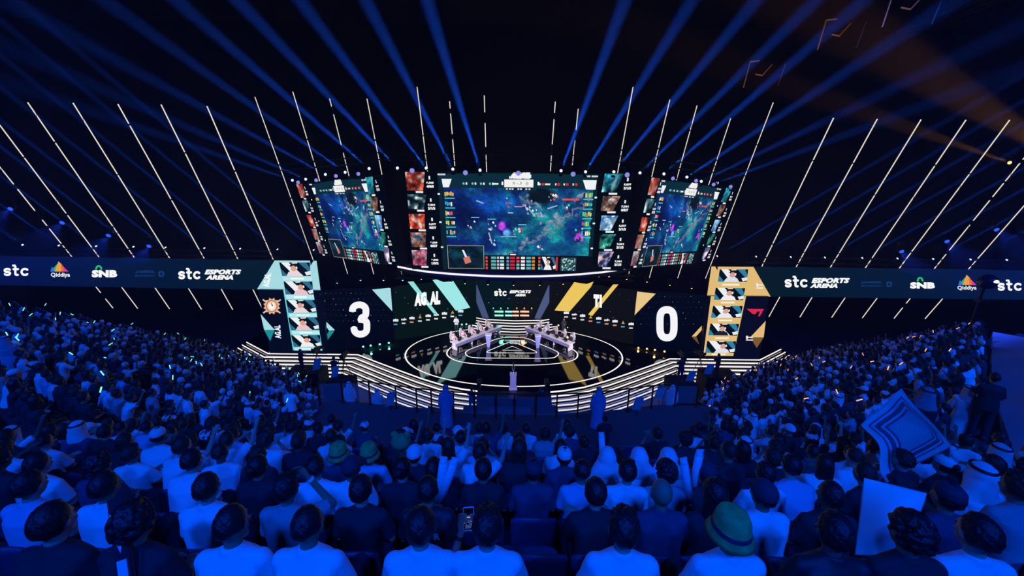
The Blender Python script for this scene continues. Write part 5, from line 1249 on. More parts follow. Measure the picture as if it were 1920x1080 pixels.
# ------------------------------------------------------------ hand placed spectators, by row of the centre stand
# (px x of head, shirt, hair, hat, arms, skin, w, label, extras)
NEAR = {
 0: [(80, 'dark', 'short', None, 'lap', 0, 1.08, 'person in a dark jacket with a small pale strip on the back, lower left corner', {}),
     (236, 'dark', 'curly', None, 'lap', 1, 1.0, 'person in black beside the printed clapper banner in the lower left', {}),
     (424, 'white', 'fade', None, 'lap', 1, 1.0, 'person in a white tee with a dark neckline and cropped black hair, front row left', {}),
     (568, 'white', 'fade', None, 'lap', 1, 1.03, 'broad person in a pale tee with shaved hair, front row left of the phone holder', {}),
     (785, 'white', 'short', None, 'lap', 0, 1.06, 'person in a white collared shirt directly left of the raised phone', {}),
     (912, 'white', 'tuft', None, 'phone', 0, 1.0, 'person in a white tee holding up a phone with both hands', {'fine': True}),
     (1172, 'white', 'tuft', None, 'lap', 0, 1.03, 'person in a white collared shirt with thick dark hair, front row centre', {}),
     (1378, 'white', None, 'bucket', 'lap', 1, 1.0, 'person wearing a green bucket hat and white tee', {'hatcol': 'green'}),
     (1575, 'jersey', 'short', None, 'lap', 2, 1.04, 'person in a black jersey with a white bag strap across the back', {}),
     (1722, 'dark', 'curly', None, 'lap', 1, 1.0, 'curly haired person in black below the held white sheet', {}),
     (1850, 'white', 'short', None, 'lap', 0, 1.08, 'person with a big dark head of hair and a pale collar in the lower right', {})],
 1: [(40, 'blue', 'short', None, 'lap', 0, 1.0, 'person in pale blue at the far left of the second row', {}),
     (185, 'white', 'short', None, 'lap', 1, 1.05, 'person in a creased white tee second from the left in the second row', {}),
     (380, 'white', 'short', None, 'lap', 0, 1.10, 'broad person in a round white tee with neat black hair, second row left', {}),
     (530, 'grey', 'tuft', None, 'ear', 1, 1.0, 'person in grey raising a wristbanded hand to the ear', {}),
     (672, 'dark', 'short', None, 'lap', 0, 1.0, 'person in a black tee with black hair before the white shirts, second row', {}),
     (800, 'jersey', 'fade', None, 'lap', 1, 1.05, 'person in a black jersey with a white letter R on the back', {}),
     (1120, 'dark', 'short', None, 'cross', 0, 1.0, 'person in a black tee with round black hair beside the empty blue seats', {}),
     (1245, 'navy', None, None, 'lap', 1, 1.06, 'bald person in a dark blue tee', {}),
     (1345, 'dark', 'long', None, 'lap', 1, 1.0, 'person with long dark hair between the bald person and the cap wearer', {}),
     (1440, 'white', 'short', 'cap', 'lap', 1, 1.14, 'big person in a white tee and dark cap, second row right', {'hatcol': 'dark'}),
     (1565, 'dark', 'fade', None, 'lap', 2, 1.05, 'dark haired person in black left of the held white sheet', {}),
     (1790, 'navy', 'short', 'skullcap', 'lap', 1, 1.0, 'person in a dark round cap right of the held white sheet', {'hatcol': 'dark'})],
 2: [(60, 'white', 'short', None, 'lap', 0, 1.12, 'broad person in pale shirt near the left edge, third row', {}),
     (175, 'navy', 'curly', None, 'lap', 0, 1.0, 'curly haired person in navy near the left edge, third row', {}),
     (335, 'white', 'short', None, 'lap', 0, 1.12, 'stooped person in a white tee, third row left', {'lean': 14}),
     (478, 'dark', 'bun', None, 'lap', 1, 1.0, 'person in black with a hair bun, third row left', {}),
     (588, 'white', 'short', None, 'lap', 0, 1.10, 'person in a bright white shirt, third row before the bucket hats', {}),
     (655, 'white', 'short', 'cap', 'lap', 1, 1.06, 'person in a white tee and dark backward cap, third row', {'hatcol': 'dark', 'turn': 3.0}),
     (752, 'dark', 'bun', None, 'lap', 0, 0.95, 'person in black with pinned hair, third row left of centre', {}),
     (812, 'dark', 'short', None, 'lap', 0, 1.05, 'person in black holding printed clapper tubes, third row centre', {}),
     (905, 'dark', 'short', None, 'lap', 1, 1.08, 'person in a black tee, third row at the centre', {}),
     (1000, 'navy', 'short', 'skullcap', 'lap', 1, 1.05, 'person in a dark blue tee and dark cap above the empty seat', {'hatcol': 'dark'}),
     (1092, 'blue', 'fade', None, 'lap', 1, 1.05, 'person in a pale blue tee with a small dark badge', {}),
     (1178, 'white', 'tuft', None, 'lap', 0, 1.0, 'person in a white shirt with tall dark hair, third row centre', {}),
     (1252, 'grey', 'curly', None, 'lap', 0, 1.0, 'person in a grey shirt with bowl cut black hair, third row', {}),
     (1330, 'dark', 'short', 'cap', 'lap', 2, 1.16, 'big person in a black tee and dark cap, third row right', {'hatcol': 'dark'}),
     (1440, 'white', 'short', None, 'lap', 1, 1.0, 'person in a white tee, third row right of the big cap wearer', {}),
     (1510, 'blue', 'short', None, 'cross', 0, 1.1, 'person in pale blue leaning forward, third row right', {'lean': 20})],
}
HC = {'green': mat('lime felt', (0.20, 0.42, 0.10), 0.9, noise=0.75, scale=16), 'dark': mat('navy cap cloth', (0.03, 0.035, 0.06), 0.8), 'white': SHIRTS['white']}
def row_x(px, y):
    """world x on a centre row at which a head at picture x sits"""
    z = zc(y) + HEADZ; lo, hi = -30.0, 30.0
    for _ in range(40):
        m = (lo + hi) / 2
        if project((m, y, z))[0] < px: lo = m
        else: hi = m
    return m
occupied = {i: [] for i in range(9)}
WHO = {}
for r_, lst in NEAR.items():
    y = ROWS[r_]
    for (px, sh, hair, hat, arms, sk, wd, lab, ex) in lst:
        x = row_x(px, y); occupied[r_].append(x)
        t, J = person((x, y - 0.04, zc(y)), random.uniform(-0.06, 0.06) - x * 0.015, sh, hair, hat, arms, ex.get('lean', 3), skin=sk, w=round(wd, 2), label=lab, group='spectators in the centre stand',
                      hatcol=HC.get(ex.get('hatcol')), fine=ex.get('fine', False), voxel=0.0075 if ex.get('fine') else 0.011, sleeve='short')
        WHO[(r_, px)] = (t, J)
        seat((x, y, zc(y)), 0, 'navy seat under the ' + ' '.join(lab.split()[:11]), 'seats of the centre stand')
EMPTY = [(0, 1005), (0, 690), (1, 1008), (1, 930)]
for r_, px in EMPTY:
    y = ROWS[r_]; x = row_x(px, y); occupied[r_].append(x)
    seat((x, y, zc(y)), 0, 'empty navy folding seat in the %s row near the centre, %s' % (ORD[r_ + 1], 'left of it' if px < 960 else 'right of it'), 'seats of the centre stand')
# the rest of the centre rows
rc = random.Random(21)
SPECIAL = {(3, 1255): ('white', None, 'hood', 'person in a white hood, fourth row right of centre'), (3, 1140): ('white', None, 'hood', 'person in a white headscarf holding a clapper tube, fourth row'),
           (3, 775): ('dark', 'short', 'cap', 'person wearing a bright white cap, fourth row'), (3, 690): ('blue', 'short', 'bucket', 'person in a green and blue bucket hat, fourth row left'),
           (3, 632): ('navy', 'short', 'bucket', 'person in a dark green bucket hat, fourth row left'), (4, 750): ('dark', None, 'ears_hat', 'person wearing a plush lime green hat with round ears'),
           (3, 1200): ('white', None, 'hood', 'person in a white hood beside the tall haired person, fourth row'), (7, 898): ('white', 'short', None, 'left of three white shirts side by side before the landing'),
           (7, 943): ('white', 'curly', None, 'middle of three white shirts side by side before the landing'), (7, 987): ('white', 'short', None, 'right of three white shirts side by side before the landing'),
           (3, 1060): ('navy', 'short', 'skullcap', 'person in a dark striped top, fourth row right of centre')}
sp_x = {}
for (r_, px), v in SPECIAL.items():
    y = ROWS[r_]; x = row_x(px, y); occupied[r_].append(x)
    hc = HC['green'] if v[2] in ('bucket', 'ears_hat') else SHIRTS['white']
    person((x, y - 0.04, zc(y)), rc.uniform(-0.1, 0.1), v[0], v[1], v[2], 'lap', 3, skin=rc.randrange(3), label=v[3], group='spectators in the centre stand', hatcol=hc, w=1.0 if r_ < 6 else 1.1, voxel=0.013)
    seat((x, y, zc(y)), 0, 'navy seat holding the ' + ' '.join(v[3].split()[:11]), 'seats of the centre stand')
count = 70; SH = ['white'] * 6 + ['dark'] * 7 + ['grey', 'navy', 'blue']
def rnd_person(r): 
    return dict(shirt=r.choice(SH), hair=r.choice(['short', 'short', 'short', 'fade', 'tuft', 'curly', 'long', 'bun']), hat=r.choice([None] * 20 + ['cap', 'cap', 'skullcap', 'ghutra']),
                arms=r.choice(['lap', 'lap', 'lap', 'rest', 'cross', 'clap', 'stick', 'phone']), lean=r.choice([3, 3, 3, 14]), skin=r.randrange(3), haircol=r.randrange(2), trousers=r.randrange(3))
HN = {'short': 'short hair', 'fade': 'cropped hair', 'tuft': 'spiky hair', 'curly': 'curly hair', 'long': 'long hair', 'bun': 'a hair bun'}
TN = {'cap': 'a white cap', 'skullcap': 'a round white cap', 'ghutra': 'a white headcloth', 'hood': 'a white hood'}
n_ind = 0
for r_, y in enumerate(ROWS):
    lim = min(9.4, 1.30 * (y + 1.0)); k = 0; x = -lim
    gap = {5: (-0.3, 0.9), 6: (-0.4, 0.4), 8: (-4.2, 4.4)}.get(r_)
    while x < lim:
        x += 0.56
        xx = x + rc.uniform(-0.05, 0.05)
        if any(abs(xx - o) < 0.43 for o in occupied[r_]): continue
        if r_ < 3 and rc.random() < 0.25: continue
        k += 1
        p = project((xx, y, zc(y) + HEADZ))
        if p[0] < -60 or p[0] > 1980: continue
        seat_l = 'navy folding seat, %s from the left in the %s row of the centre stand' % (ordn(k), ordn(r_ + 1))
        if gap and gap[0] < xx < gap[1]: seat((xx, y, zc(y)), 0, 'empty ' + seat_l, 'seats of the centre stand'); continue
        # gangways
        if 1.75 < xx - 0.0 < 2.6 and 3 < r_: continue
        if -3.1 < xx < -2.2 and 4 < r_: continue
        seat((xx, y, zc(y)), 0, seat_l, 'seats of the centre stand')
        if rc.random() < 0.10: continue
        a = rnd_person(rc); vox = 0.012 if r_ < 2 else 0.013
        if r_ < 3 and a['arms'] in ('phone', 'stick'): a['arms'] = 'lap'
        hh = TN[a['hat']] if a['hat'] else HN[a['hair']]
        if a['hat'] in ('ghutra', 'hood'): a['hair'] = None
        person((xx, y - 0.04, zc(y)), rc.uniform(-0.25, 0.25) - xx * 0.01, scale=rc.uniform(0.95, 1.04), w=rc.choice([0.95, 1.05, 1.15]), voxel=0.013, label='%s spectator with %s, %s from left in row %s of centre stand' % ({'white': 'white-shirted', 'dark': 'dark-shirted', 'grey': 'grey-shirted', 'navy': 'navy-shirted', 'blue': 'pale-blue-shirted'}[a['shirt']], hh, ordn(k), 'one two three four five six seven eight nine'.split()[r_]), group='spectators in the centre stand', shoes=r_ < 4, **a)
        n_ind += 1
# ------------------------------------------------------------ side stands: nearest people one by one, the rest as two crowds
def low_person(r, kind):
    """light figure for the far crowd: list of (MB, colour)"""
    sh = {'white': (0.75, 0.75, 0.78), 'dark': (0.02, 0.02, 0.03), 'grey': (0.3, 0.3, 0.33), 'navy': (0.05, 0.06, 0.11), 'blue': (0.4, 0.48, 0.62)}[r.choice(SH)]
    t = MB(); t.loft([((0, 0, 0.42), 0.17, 0.13), ((0, 0, 0.65), 0.16, 0.12), ((0, 0.02, 0.85), 0.19, 0.125), ((0, 0.03, 0.98), 0.17, 0.10), ((0, 0.04, 1.06), 0.06, 0.06)], 10)
    sk = MB(); ar = MB()
    pose = r.choice(['lap', 'lap', 'up', 'clap'])
    for s in (-1, 1):
        S_ = Vector((s * 0.19, 0.02, 0.96)); E_ = S_ + (Vector((s * 0.06, 0.06, -0.26)) if pose == 'lap' or (pose == 'up' and s < 0) else (Vector((s * 0.08, 0.2, 0.05)) if pose == 'up' else Vector((s * 0.1, 0.18, -0.15))))
        W_ = Vector((s * 0.1, 0.3, 0.68)) if pose == 'lap' or (pose == 'up' and s < 0) else (S_ + Vector((0.05, 0.25, 0.32)) if pose == 'up' else Vector((s * 0.04, 0.38, 0.92)))
        ar.tube(S_, E_, 0.06, 0.05, 6); sk.tube(E_, W_, 0.038, 0.028, 5); sk.ell(W_ + (W_ - E_).normalized() * 0.05, 0.042, 6, 4)
    sk.ell((0, 0.05, 1.22), (0.082, 0.10, 0.118), 8, 6); sk.tube((0, 0.04, 1.03), (0, 0.05, 1.15), 0.052, n=6, caps=False)
    h = MB(); h.ell((0, 0.03, 1.25), (0.092, 0.11, 0.112), 8, 6)
    l = MB()
    for s in (-1, 1): l.tube((s * 0.09, 0.02, 0.52), (s * 0.13, 0.46, 0.52), 0.09, 0.065, 6); l.tube((s * 0.13, 0.46, 0.52), (s * 0.12, 0.44, 0.05), 0.065, 0.05, 6)
    skc = r.choice([(0.5, 0.33, 0.25), (0.33, 0.2, 0.13), (0.17, 0.1, 0.07)])
    hc = (0.01, 0.01, 0.01) if r.random() < 0.8 else (0.75, 0.75, 0.78)
    return [(t, sh), (ar, sh), (sk, skc), (h, hc), (l, r.choice([(0.02, 0.025, 0.045), (0.01, 0.01, 0.012)]))]
mv = bpy.data.materials.new('crowd clothing'); mv.use_nodes = True; _nt = mv.node_tree; _a = _nt.nodes.new('ShaderNodeAttribute'); _a.attribute_name = 'Col'
_nt.links.new(_a.outputs['Color'], _nt.nodes['Principled BSDF'].inputs['Base Color']); _nt.nodes['Principled BSDF'].inputs['Roughness'].default_value = 0.8
rs_ = random.Random(5)
PROTO = [low_person(rs_, 0) for _ in range(22)]
spots = []
for sd, nm in ((1, 'left'), (-1, 'right')):
    for ri, s in enumerate(SROWS):
        c = clip_row(s, POLY)
        if not c: continue
        q = c[0] + 0.15; k = 0
        while q < c[1] - 0.1:
            x, y = (0.49 * s - 0.871 * q) * sd, 0.871 * s + 0.49 * q; q += 0.55 + rs_.uniform(-0.03, 0.05); k += 1
            z = zs(s); P_ = project((x, y, z + HEADZ))
            if P_[2] < 3 or not (-40 < P_[0] < 1960) or P_[1] > 1120: continue
            if y < 9.6 and abs(x) < 10.2: continue
            if sd < 0 and P_[0] > 1850 and y > 7.0: continue           # the lit gangway on the right
            if (q * 10) % 90 < 9: continue                                  # gangways
            if rs_.random() < 0.07: continue
            spots.append((P_[2], x, y, z, sd, nm, ri, k))
spots.sort()
FAR_N = max(0, 285 - len(NEAR[0]) - len(NEAR[1]) - len(NEAR[2]) - len(SPECIAL) - n_ind)
print('CENTRE', n_ind, 'SIDE individuals', FAR_N, 'rest', len(spots) - FAR_N)
crowd = {1: ([], [], []), -1: ([], [], [])}
sticks = []
for i, (dd, x, y, z, sd, nm, ri, k) in enumerate(spots):
    rz = -0.51 * sd + rs_.uniform(-0.3, 0.3)
    if i < FAR_N:
        a = rnd_person(rs_)
        if a['hat'] in ('ghutra', 'hood'): a['hair'] = None
        hh = TN[a['hat']] if a['hat'] else HN[a['hair']]
        person((x, y, z), rz, scale=rs_.uniform(0.94, 1.05), w=rs_.choice([0.95, 1.05, 1.15]), voxel=0.013, shoes=False, label='%s spectator with %s, %s row %s seat of the %s stand' % ({'white': 'white-shirted', 'dark': 'dark-shirted', 'grey': 'grey-shirted', 'navy': 'navy-shirted', 'blue': 'pale-blue-shirted'}[a['shirt']], hh, ordn(ri), ordn(k), nm), group='nearest spectators in the %s stand' % nm, **a)
    else:
        V, Fs, Cc = crowd[sd]; pr = PROTO[rs_.randrange(22)]; m = Matrix.Translation((x, y, z)) @ Matrix.Rotation(rz, 4, 'Z') @ Matrix.Scale(rs_.uniform(0.92, 1.06), 4)
        for (b, col) in pr:
            n = len(V); V += [tuple(m @ Vector(v)) for v in b.v]; Fs += [tuple(j + n for j in f) for f in b.f]; Cc += [col] * len(b.f)
    if rs_.random() < 0.10: sticks.append((x, y, z, rz, sd))
for sd, nm in ((1, 'left'), (-1, 'right')):
    V, Fs, Cc = crowd[sd]
    if not V: continue
    me = mesh_from(V, Fs, 'crowd'); att = me.color_attributes.new('Col', 'FLOAT_COLOR', 'CORNER')
    n = np.array([len(f) for f in Fs]); att.data.foreach_set('color', np.repeat(np.array([(*c, 1.0) for c in Cc], dtype=np.float32), n, axis=0).ravel())
    me.polygons.foreach_set('use_smooth', [True] * len(me.polygons))
    o = link('crowd', me, mv); tag(o, 'distant seated crowd filling the far %s stand' % nm, 'crowd', None, 'stuff')
# light sticks held up
M_STG = glow('green stick', '7fffe4', 1.3); M_STA = glow('orange stick', 'ffb48c', 1.3)
for i, (x, y, z, rz, sd) in enumerate(sticks[:130]):
    q = Matrix.Rotation(rz, 3, 'Z') @ Vector((0.18, 0.32, 1.25)); p = Vector((x, y, z)) + q
    nm = 'left' if sd > 0 else 'right'
    t = empty('light_stick', p, rs_.uniform(0, 6)); t.rotation_euler = (rs_.uniform(-0.9, 0.9), rs_.uniform(-0.9, 0.9), 0)
    tag(t, '%s glowing light stick held over the %s stand' % ('green' if sd > 0 else 'orange', nm), 'light stick', 'light sticks in the %s stand' % nm)
    far = project(p)[2] / 14
    sub('glow_tube', cached('stick_t', lambda: MB().cap((0, 0, 0.06), (0, 0, 0.20), 0.016, 0.016, 8).mesh()), M_STG if sd > 0 else M_STA, t)
    sub('handle', cached('stick_h', lambda: MB().tube((0, 0, -0.06), (0, 0, 0.06), 0.014, n=8).mesh()), M_METAL, t)

# ------------------------------------------------------------ railing, standing people, camera crews on the landing
rail_px = [(596, 716), (640, 713), (691, 716), (741, 723), (780, 728), (808, 731), (850, 735), (890, 737), (930, 738), (965, 739), (1005, 739.5), (1045, 739), (1085, 737.5), (1130, 734), (1180, 729), (1225, 723), (1270, 719), (1310, 720)]
RP = [on_z(x, y, PZ + 1.1) for x, y in rail_px]
t = empty('railing', (0.2, 15.5, PZ)); tag(t, 'black metal railing with glass panels around the front of the landing', 'railing')
def rl(o): o.matrix_parent_inverse = Matrix.Translation(-t.location); return o
m = MB()
for a, b in zip(RP[:-1], RP[1:]): m.tube(a, b, 0.03, n=8)
rl(m.build('top_rail', M_METAL, t))
m_glass = mat('rail glass', (0.5, 0.6, 0.65), 0.05, alpha=0.12)
for p in RP: rl(MB().box((p.x, p.y, PZ + 0.55), (0.06, 0.06, 1.1)).box((p.x, p.y, PZ + 0.01), (0.16, 0.16, 0.02)).build('post', M_METAL, t))
for a, b in zip(RP[:-1], RP[1:]):
    c = (a + b) / 2; d = b - a; rl(MB().box((c.x, c.y, PZ + 0.55), (d.length - 0.12, 0.015, 0.85), rz=math.atan2(d.y, d.x)).build('glass_panel', m_glass, t))
# teal printed boards hung on the rail
for i, (x, y) in enumerate([(594, 683), (628, 697), (732, 748), (1196, 757), (1238, 735), (1296, 705), (1330, 692)]):
    p = on_z(x, y, PZ + 0.55) if 700 < x < 1250 else on_y(x, y, 20)
    tt = empty('printed_board', p, 0.35 if x < 960 else -0.35); tag(tt, '%s tilted teal printed board from the left by the landing railing' % ordn(i + 1), 'board', 'teal boards by the railing')
    mb = MB(); mb.add([(-0.24, 0, -0.34), (0.12, 0, -0.28), (0.24, 0, 0.34), (-0.10, 0, 0.28), (-0.24, 0.03, -0.34), (0.12, 0.03, -0.28), (0.24, 0.03, 0.34), (-0.10, 0.03, 0.28)], [(0, 1, 2, 3), (7, 6, 5, 4), (0, 4, 5, 1), (1, 5, 6, 2), (2, 6, 7, 3), (3, 7, 4, 0)])
    mb.build('board_face', mat('teal print', (0.06, 0.40, 0.42), 0.4, noise=0.5, scale=9), tt)
    MB().tube((0, 0.05, -0.4), (0, 0.05, -0.9), 0.02).build('stem', M_METAL, tt)
M_ROBE_B = mat('deep blue robe', (0.30, 0.34, 0.55), 0.8)
def at_floor(px, y, z=PZ):     # foot position on the landing at depth y under picture x of a standing head
    lo, hi = -30.0, 30.0
    for _ in range(40):
        m_ = (lo + hi) / 2
        if project((m_, y, z + 1.2))[0] < px: lo = m_
        else: hi = m_
    return Vector((m_, y, z))
robed(at_floor(836, 14.5), 0.1, 'person in a long robe and headcloth standing at the railing left of the trophy', None, M_ROBE_B, scale=1.04)
robed(at_floor(1122, 14.5), -0.1, 'person in a long robe and headcloth standing at the railing right of the trophy', None, M_ROBE_B, scale=1.04)
person(at_floor(1133, 12.6), 0, 'dark', 'short', pose='stand', arms='front', label='person in black standing before the robed person right of the trophy', skin=1)
person(at_floor(683, 11.4), 0.2, 'dark', 'short', pose='stand', arms='front', label='person in black standing on the landing at the left', w=1.15, skin=1)
person(at_floor(1210, 11.0), -0.3, 'dark', 'long', pose='stand', arms='front', label='person in black standing on the landing right of the empty seats', w=1.15)
robed(at_floor(655, 17.5, 4.2), 0.2, 'person in a white robe below the left end of the railing', None); robed(at_floor(708, 16.8, 4.2), 0.2, 'person in a white robe just beyond the railing on the left', None)
robed(at_floor(1260, 17.6, 4.2), -0.2, 'person in a white robe just beyond the railing on the right', None)
for (x, y) in ((655, 17.5), (708, 16.8), (1260, 17.6)):
    f = at_floor(x, y, 4.2); o = MB().box((f.x, f.y, (4.2 - 1.25) / 2), (1.4, 1.2, 4.2 + 1.25)).build('floor_usher_step', MATS['dark terrace']); o['kind'] = 'structure'
def tv_camera(loc, rz, lab):
    t = empty('broadcast_camera', loc, rz); tag(t, lab, 'camera', 'broadcast cameras')
    m = MB()
    for i in range(3): a = i * 2.094 + 0.5; m.tube((0, 0, 1.2), (0.42 * math.cos(a), 0.42 * math.sin(a), 0.02), 0.03, 0.02, 6)
    m.tube((0, 0, 1.15), (0, 0, 1.35), 0.06); m.build('tripod', M_METAL, t)
    MB().box((0, 0.0, 1.5), (0.24, 0.55, 0.28)).box((0, -0.05, 1.68), (0.10, 0.22, 0.08)).build('camera_body', M_METAL, t)
    MB().tube((0, 0.27, 1.5), (0, 0.66, 1.5), 0.10, 0.14, 16).build('lens', M_METAL, t); MB().tube((0.0, -0.2, 1.35), (0.18, -0.55, 1.2), 0.015).build('pan_handle', M_METAL, t); MB().box((0, -0.34, 1.6), (0.26, 0.06, 0.2)).build('viewfinder', M_METAL, t)
for (x, y, lab) in ((575, 692, 'left, below the player portraits'), (1347, 700, 'right, below the amber portraits')):
    b = on_z(x, y, 0.9); sg = 1 if x < 960 else -1
    f = MB().box((b.x, b.y, -0.175), (2.6, 1.6, 2.15)).build('camera_riser', M_BLACK); tag(f, 'black camera riser on the %s' % lab, 'platform', 'camera risers')
    person(b + Vector((-0.25, -0.2, 0)), -0.4 * sg, 'dark', 'short', pose='stand', arms='camera', w=1.05, label='camera operator silhouetted on the %s' % lab, group='camera operators')
    tv_camera(b + Vector((0.75 * sg if sg > 0 else -1.4, 0.35, 0)), -0.4 * sg, 'black broadcast camera on a tripod at the %s' % lab)
for (x, Y, lab) in ((892, 21.5, 'below the stage steps left of the trophy'), (1022, 21.5, 'below the stage steps right of the trophy'), (636, 24, 'left below the corner of the lit steps'), (1280, 24, 'right below the corner of the lit steps')):
    b = Vector((on_y(x, 735 if 800 < x < 1100 else 690, Y).x, Y, 0.0)); z = on_y(x, 722 if 800 < x < 1100 else 666, Y).z - 1.75
    f = MB().box((b.x, b.y, (z - 1.25) / 2), (1.6, 1.5, z + 1.25)).build('camera_riser', M_BLACK); tag(f, 'tall black camera riser ' + lab, 'platform', 'camera risers')
    person((b.x - 0.2, b.y - 0.25, z), 0, 'dark', 'short', pose='stand', arms='camera', label='camera operator in black ' + lab, group='camera operators'); tv_camera((b.x + 0.15, b.y + 0.45, z), 0, 'black broadcast camera ' + lab)

# ------------------------------------------------------------ big foreground figures and props
def ground(x, y):
    z = -1.25
    if abs(x) < 9.8 and y < 8.8: z = zc(2.05 + PITCH_C * round((y - 2.05) / PITCH_C))
    elif abs(x) < 9.6 and y < 15.5: z = PZ
    else:
        s_ = -0.49 * abs(x) + 0.871 * y
        if inside(-abs(x), y, POLY): z = zs(SROWS[0] + PS * round((s_ - SROWS[0]) / PS))
    return z
def free_person(px, py, hh=1.60):
    """foot point of a standing figure whose head centre shows at the pixel"""
    d = ray(px, py); t_ = 3.0
    while t_ < 60:
        p = EYE + d * t_
        if p.z - hh <= ground(p.x, p.y): return Vector((p.x, p.y, ground(p.x, p.y)))
        t_ += 0.02
f = free_person(541, 735); person(f, 0.1, 'white', 'short', pose='stand', arms='front', lean=8, w=1.1, label='person in a long white shirt standing up in the left part of the centre stand', sleeve='long', skin=1)
f = free_person(1818, 735); robed(f, -0.5, 'person in a white robe standing at the right beside the lit gangway', None, arms='front')
f = free_person(1866, 712); person(f, -0.5, 'dark', 'short', pose='stand', arms='front', w=1.1, label='person in black standing at the edge of the lit gangway on the right')
f = free_person(8, 640); robed(f, 0.6, 'person in a pale robe standing tall at the left edge of the picture', None, arms='front', col=SHIRTS['blue'])
# lit gangway down the right stand
gp = Vector((0, 0, zs(0) + 0.32)); gn = Vector((-0.2958, 0.5257, 1))
G = [on_plane(x, y, gp, gn) for x, y in ((1862, 622), (1990, 645), (1990, 980), (1905, 860), (1858, 720))]
m = len(G); mbg = MB().add(G + [g - Vector((0, 0, 0.5)) for g in G], [tuple(range(m)), tuple(range(2 * m - 1, m - 1, -1))] + [(i, m + i, m + (i + 1) % m, (i + 1) % m) for i in range(m)])
S(mbg.build('floor_gangway', mat('pale blue vinyl', (0.28, 0.30, 0.36), 0.7, noise=0.1)))
# cloths held up
def cloth(name, corners, label, cat, mtl, nx=26, ny=26, wav=0.03, thick=0.004, fn=None):
    tl, tr, br, bl = corners; V = []; n = (tr - tl).cross(bl - tl).normalized()
    for j in range(ny + 1):
        for i in range(nx + 1):
            u, v = i / nx, j / ny; p = tl.lerp(tr, u).lerp(bl.lerp(br, u), v)
            p = p + n * (wav * math.sin(u * 7 + v * 2) * (0.3 + v) + wav * 0.5 * math.sin(v * 9 + u * 3)) - n * 0.12 * math.sin(u * math.pi) * math.sin(v * math.pi)
            V.append(p)
    w_ = nx + 1; Fs = [(j * w_ + i, j * w_ + i + 1, (j + 1) * w_ + i + 1, (j + 1) * w_ + i) for j in range(ny) for i in range(nx)]
    c = (tl + tr + br + bl) / 4; V = [v - c for v in V]; me = mesh_from(V, Fs, name)
    uv = me.uv_layers.new(name='UVMap'); 
    for poly_ in me.polygons:
        for li in poly_.loop_indices: vi = me.loops[li].vertex_index; uv.data[li].uv = ((vi % w_) / nx, 1 - (vi // w_) / ny)
    o = link(name, me, mtl, None, True); o.location = c; so = o.modifiers.new('solid', 'SOLIDIFY'); so.thickness = thick
    tag(o, label, cat); return o
def scarf_mat():
    m = bpy.data.materials.new('woven scarf'); m.use_nodes = True; nt = m.node_tree; b = nt.nodes['Principled BSDF']; b.inputs['Roughness'].default_value = 0.9
    tc = nt.nodes.new('ShaderNodeTexCoord'); sep = nt.nodes.new('ShaderNodeSeparateXYZ'); nt.links.new(tc.outputs['UV'], sep.inputs[0])
    def mth(op, a, b_=None, c_=None):
        n = nt.nodes.new('ShaderNodeMath'); n.operation = op
        for i, v in enumerate((a, b_, c_)):
            if v is None: continue
            if isinstance(v, (int, float)): n.inputs[i].default_value = v
            else: nt.links.new(v, n.inputs[i])
        return n.outputs[0]
    U, V = sep.outputs[0], sep.outputs[1]
    eu = mth('MINIMUM', U, mth('SUBTRACT', 1, U)); ev = mth('MINIMUM', V, mth('SUBTRACT', 1, V)); e = mth('MINIMUM', eu, ev)     # distance from the hem
    def band(c, w_): return mth('LESS_THAN', mth('ABSOLUTE', mth('SUBTRACT', e, c)), w_)
    lines = mth('MAXIMUM', mth('MAXIMUM', band(0.10, 0.012), band(0.25, 0.016)), band(0.175, 0.030))
    wv = mth('MULTIPLY', mth('SINE', mth('MULTIPLY', U, 260)), mth('SINE', mth('MULTIPLY', V, 260)))
    inner = mth('MULTIPLY', mth('GREATER_THAN', wv, 0.0), mth('GREATER_THAN', e, 0.27))
    f = mth('MAXIMUM', lines, mth('MULTIPLY', inner, 0.75))
    mx = nt.nodes.new('ShaderNodeMix'); mx.data_type = 'RGBA'; mx.inputs['A'].default_value = (0.62, 0.62, 0.66, 1); mx.inputs['B'].default_value = (0.10, 0.09, 0.13, 1)
    nt.links.new(f, mx.inputs['Factor']); nt.links.new(mx.outputs['Result'], b.inputs['Base Color']); return m
cloth('checked_scarf', [place((1690, 728), 6.3), place((1786, 835), 6.0), place((1664, 905), 5.2), place((1622, 795), 5.6)], 'large black and white patterned headscarf spread out on the right', 'scarf', scarf_mat(), wav=0.04)
ht = hat_parts('ghutra')
M_SC2 = mat('patterned head cloth', (0.35, 0.35, 0.40), 0.9, noise=0.5, scale=40)
f = on_y(1742, 742, 6.6); tq, Jq = person((f.x, f.y, f.z - 1.22), -0.5, 'dark', None, 'ghutra', 'clap', 3, skin=1, label='person wearing a patterned headcloth behind the spread headscarf on the right', hatcol=M_SC2)
cloth('white_sheet', [place((1620, 896), 3.6), place((1738, 925), 3.4), place((1700, 1036), 3.3), place((1604, 1042), 3.5)], 'plain white rectangular cloth sheet held up at the lower right', 'sheet', SHIRTS['white'], wav=0.015)
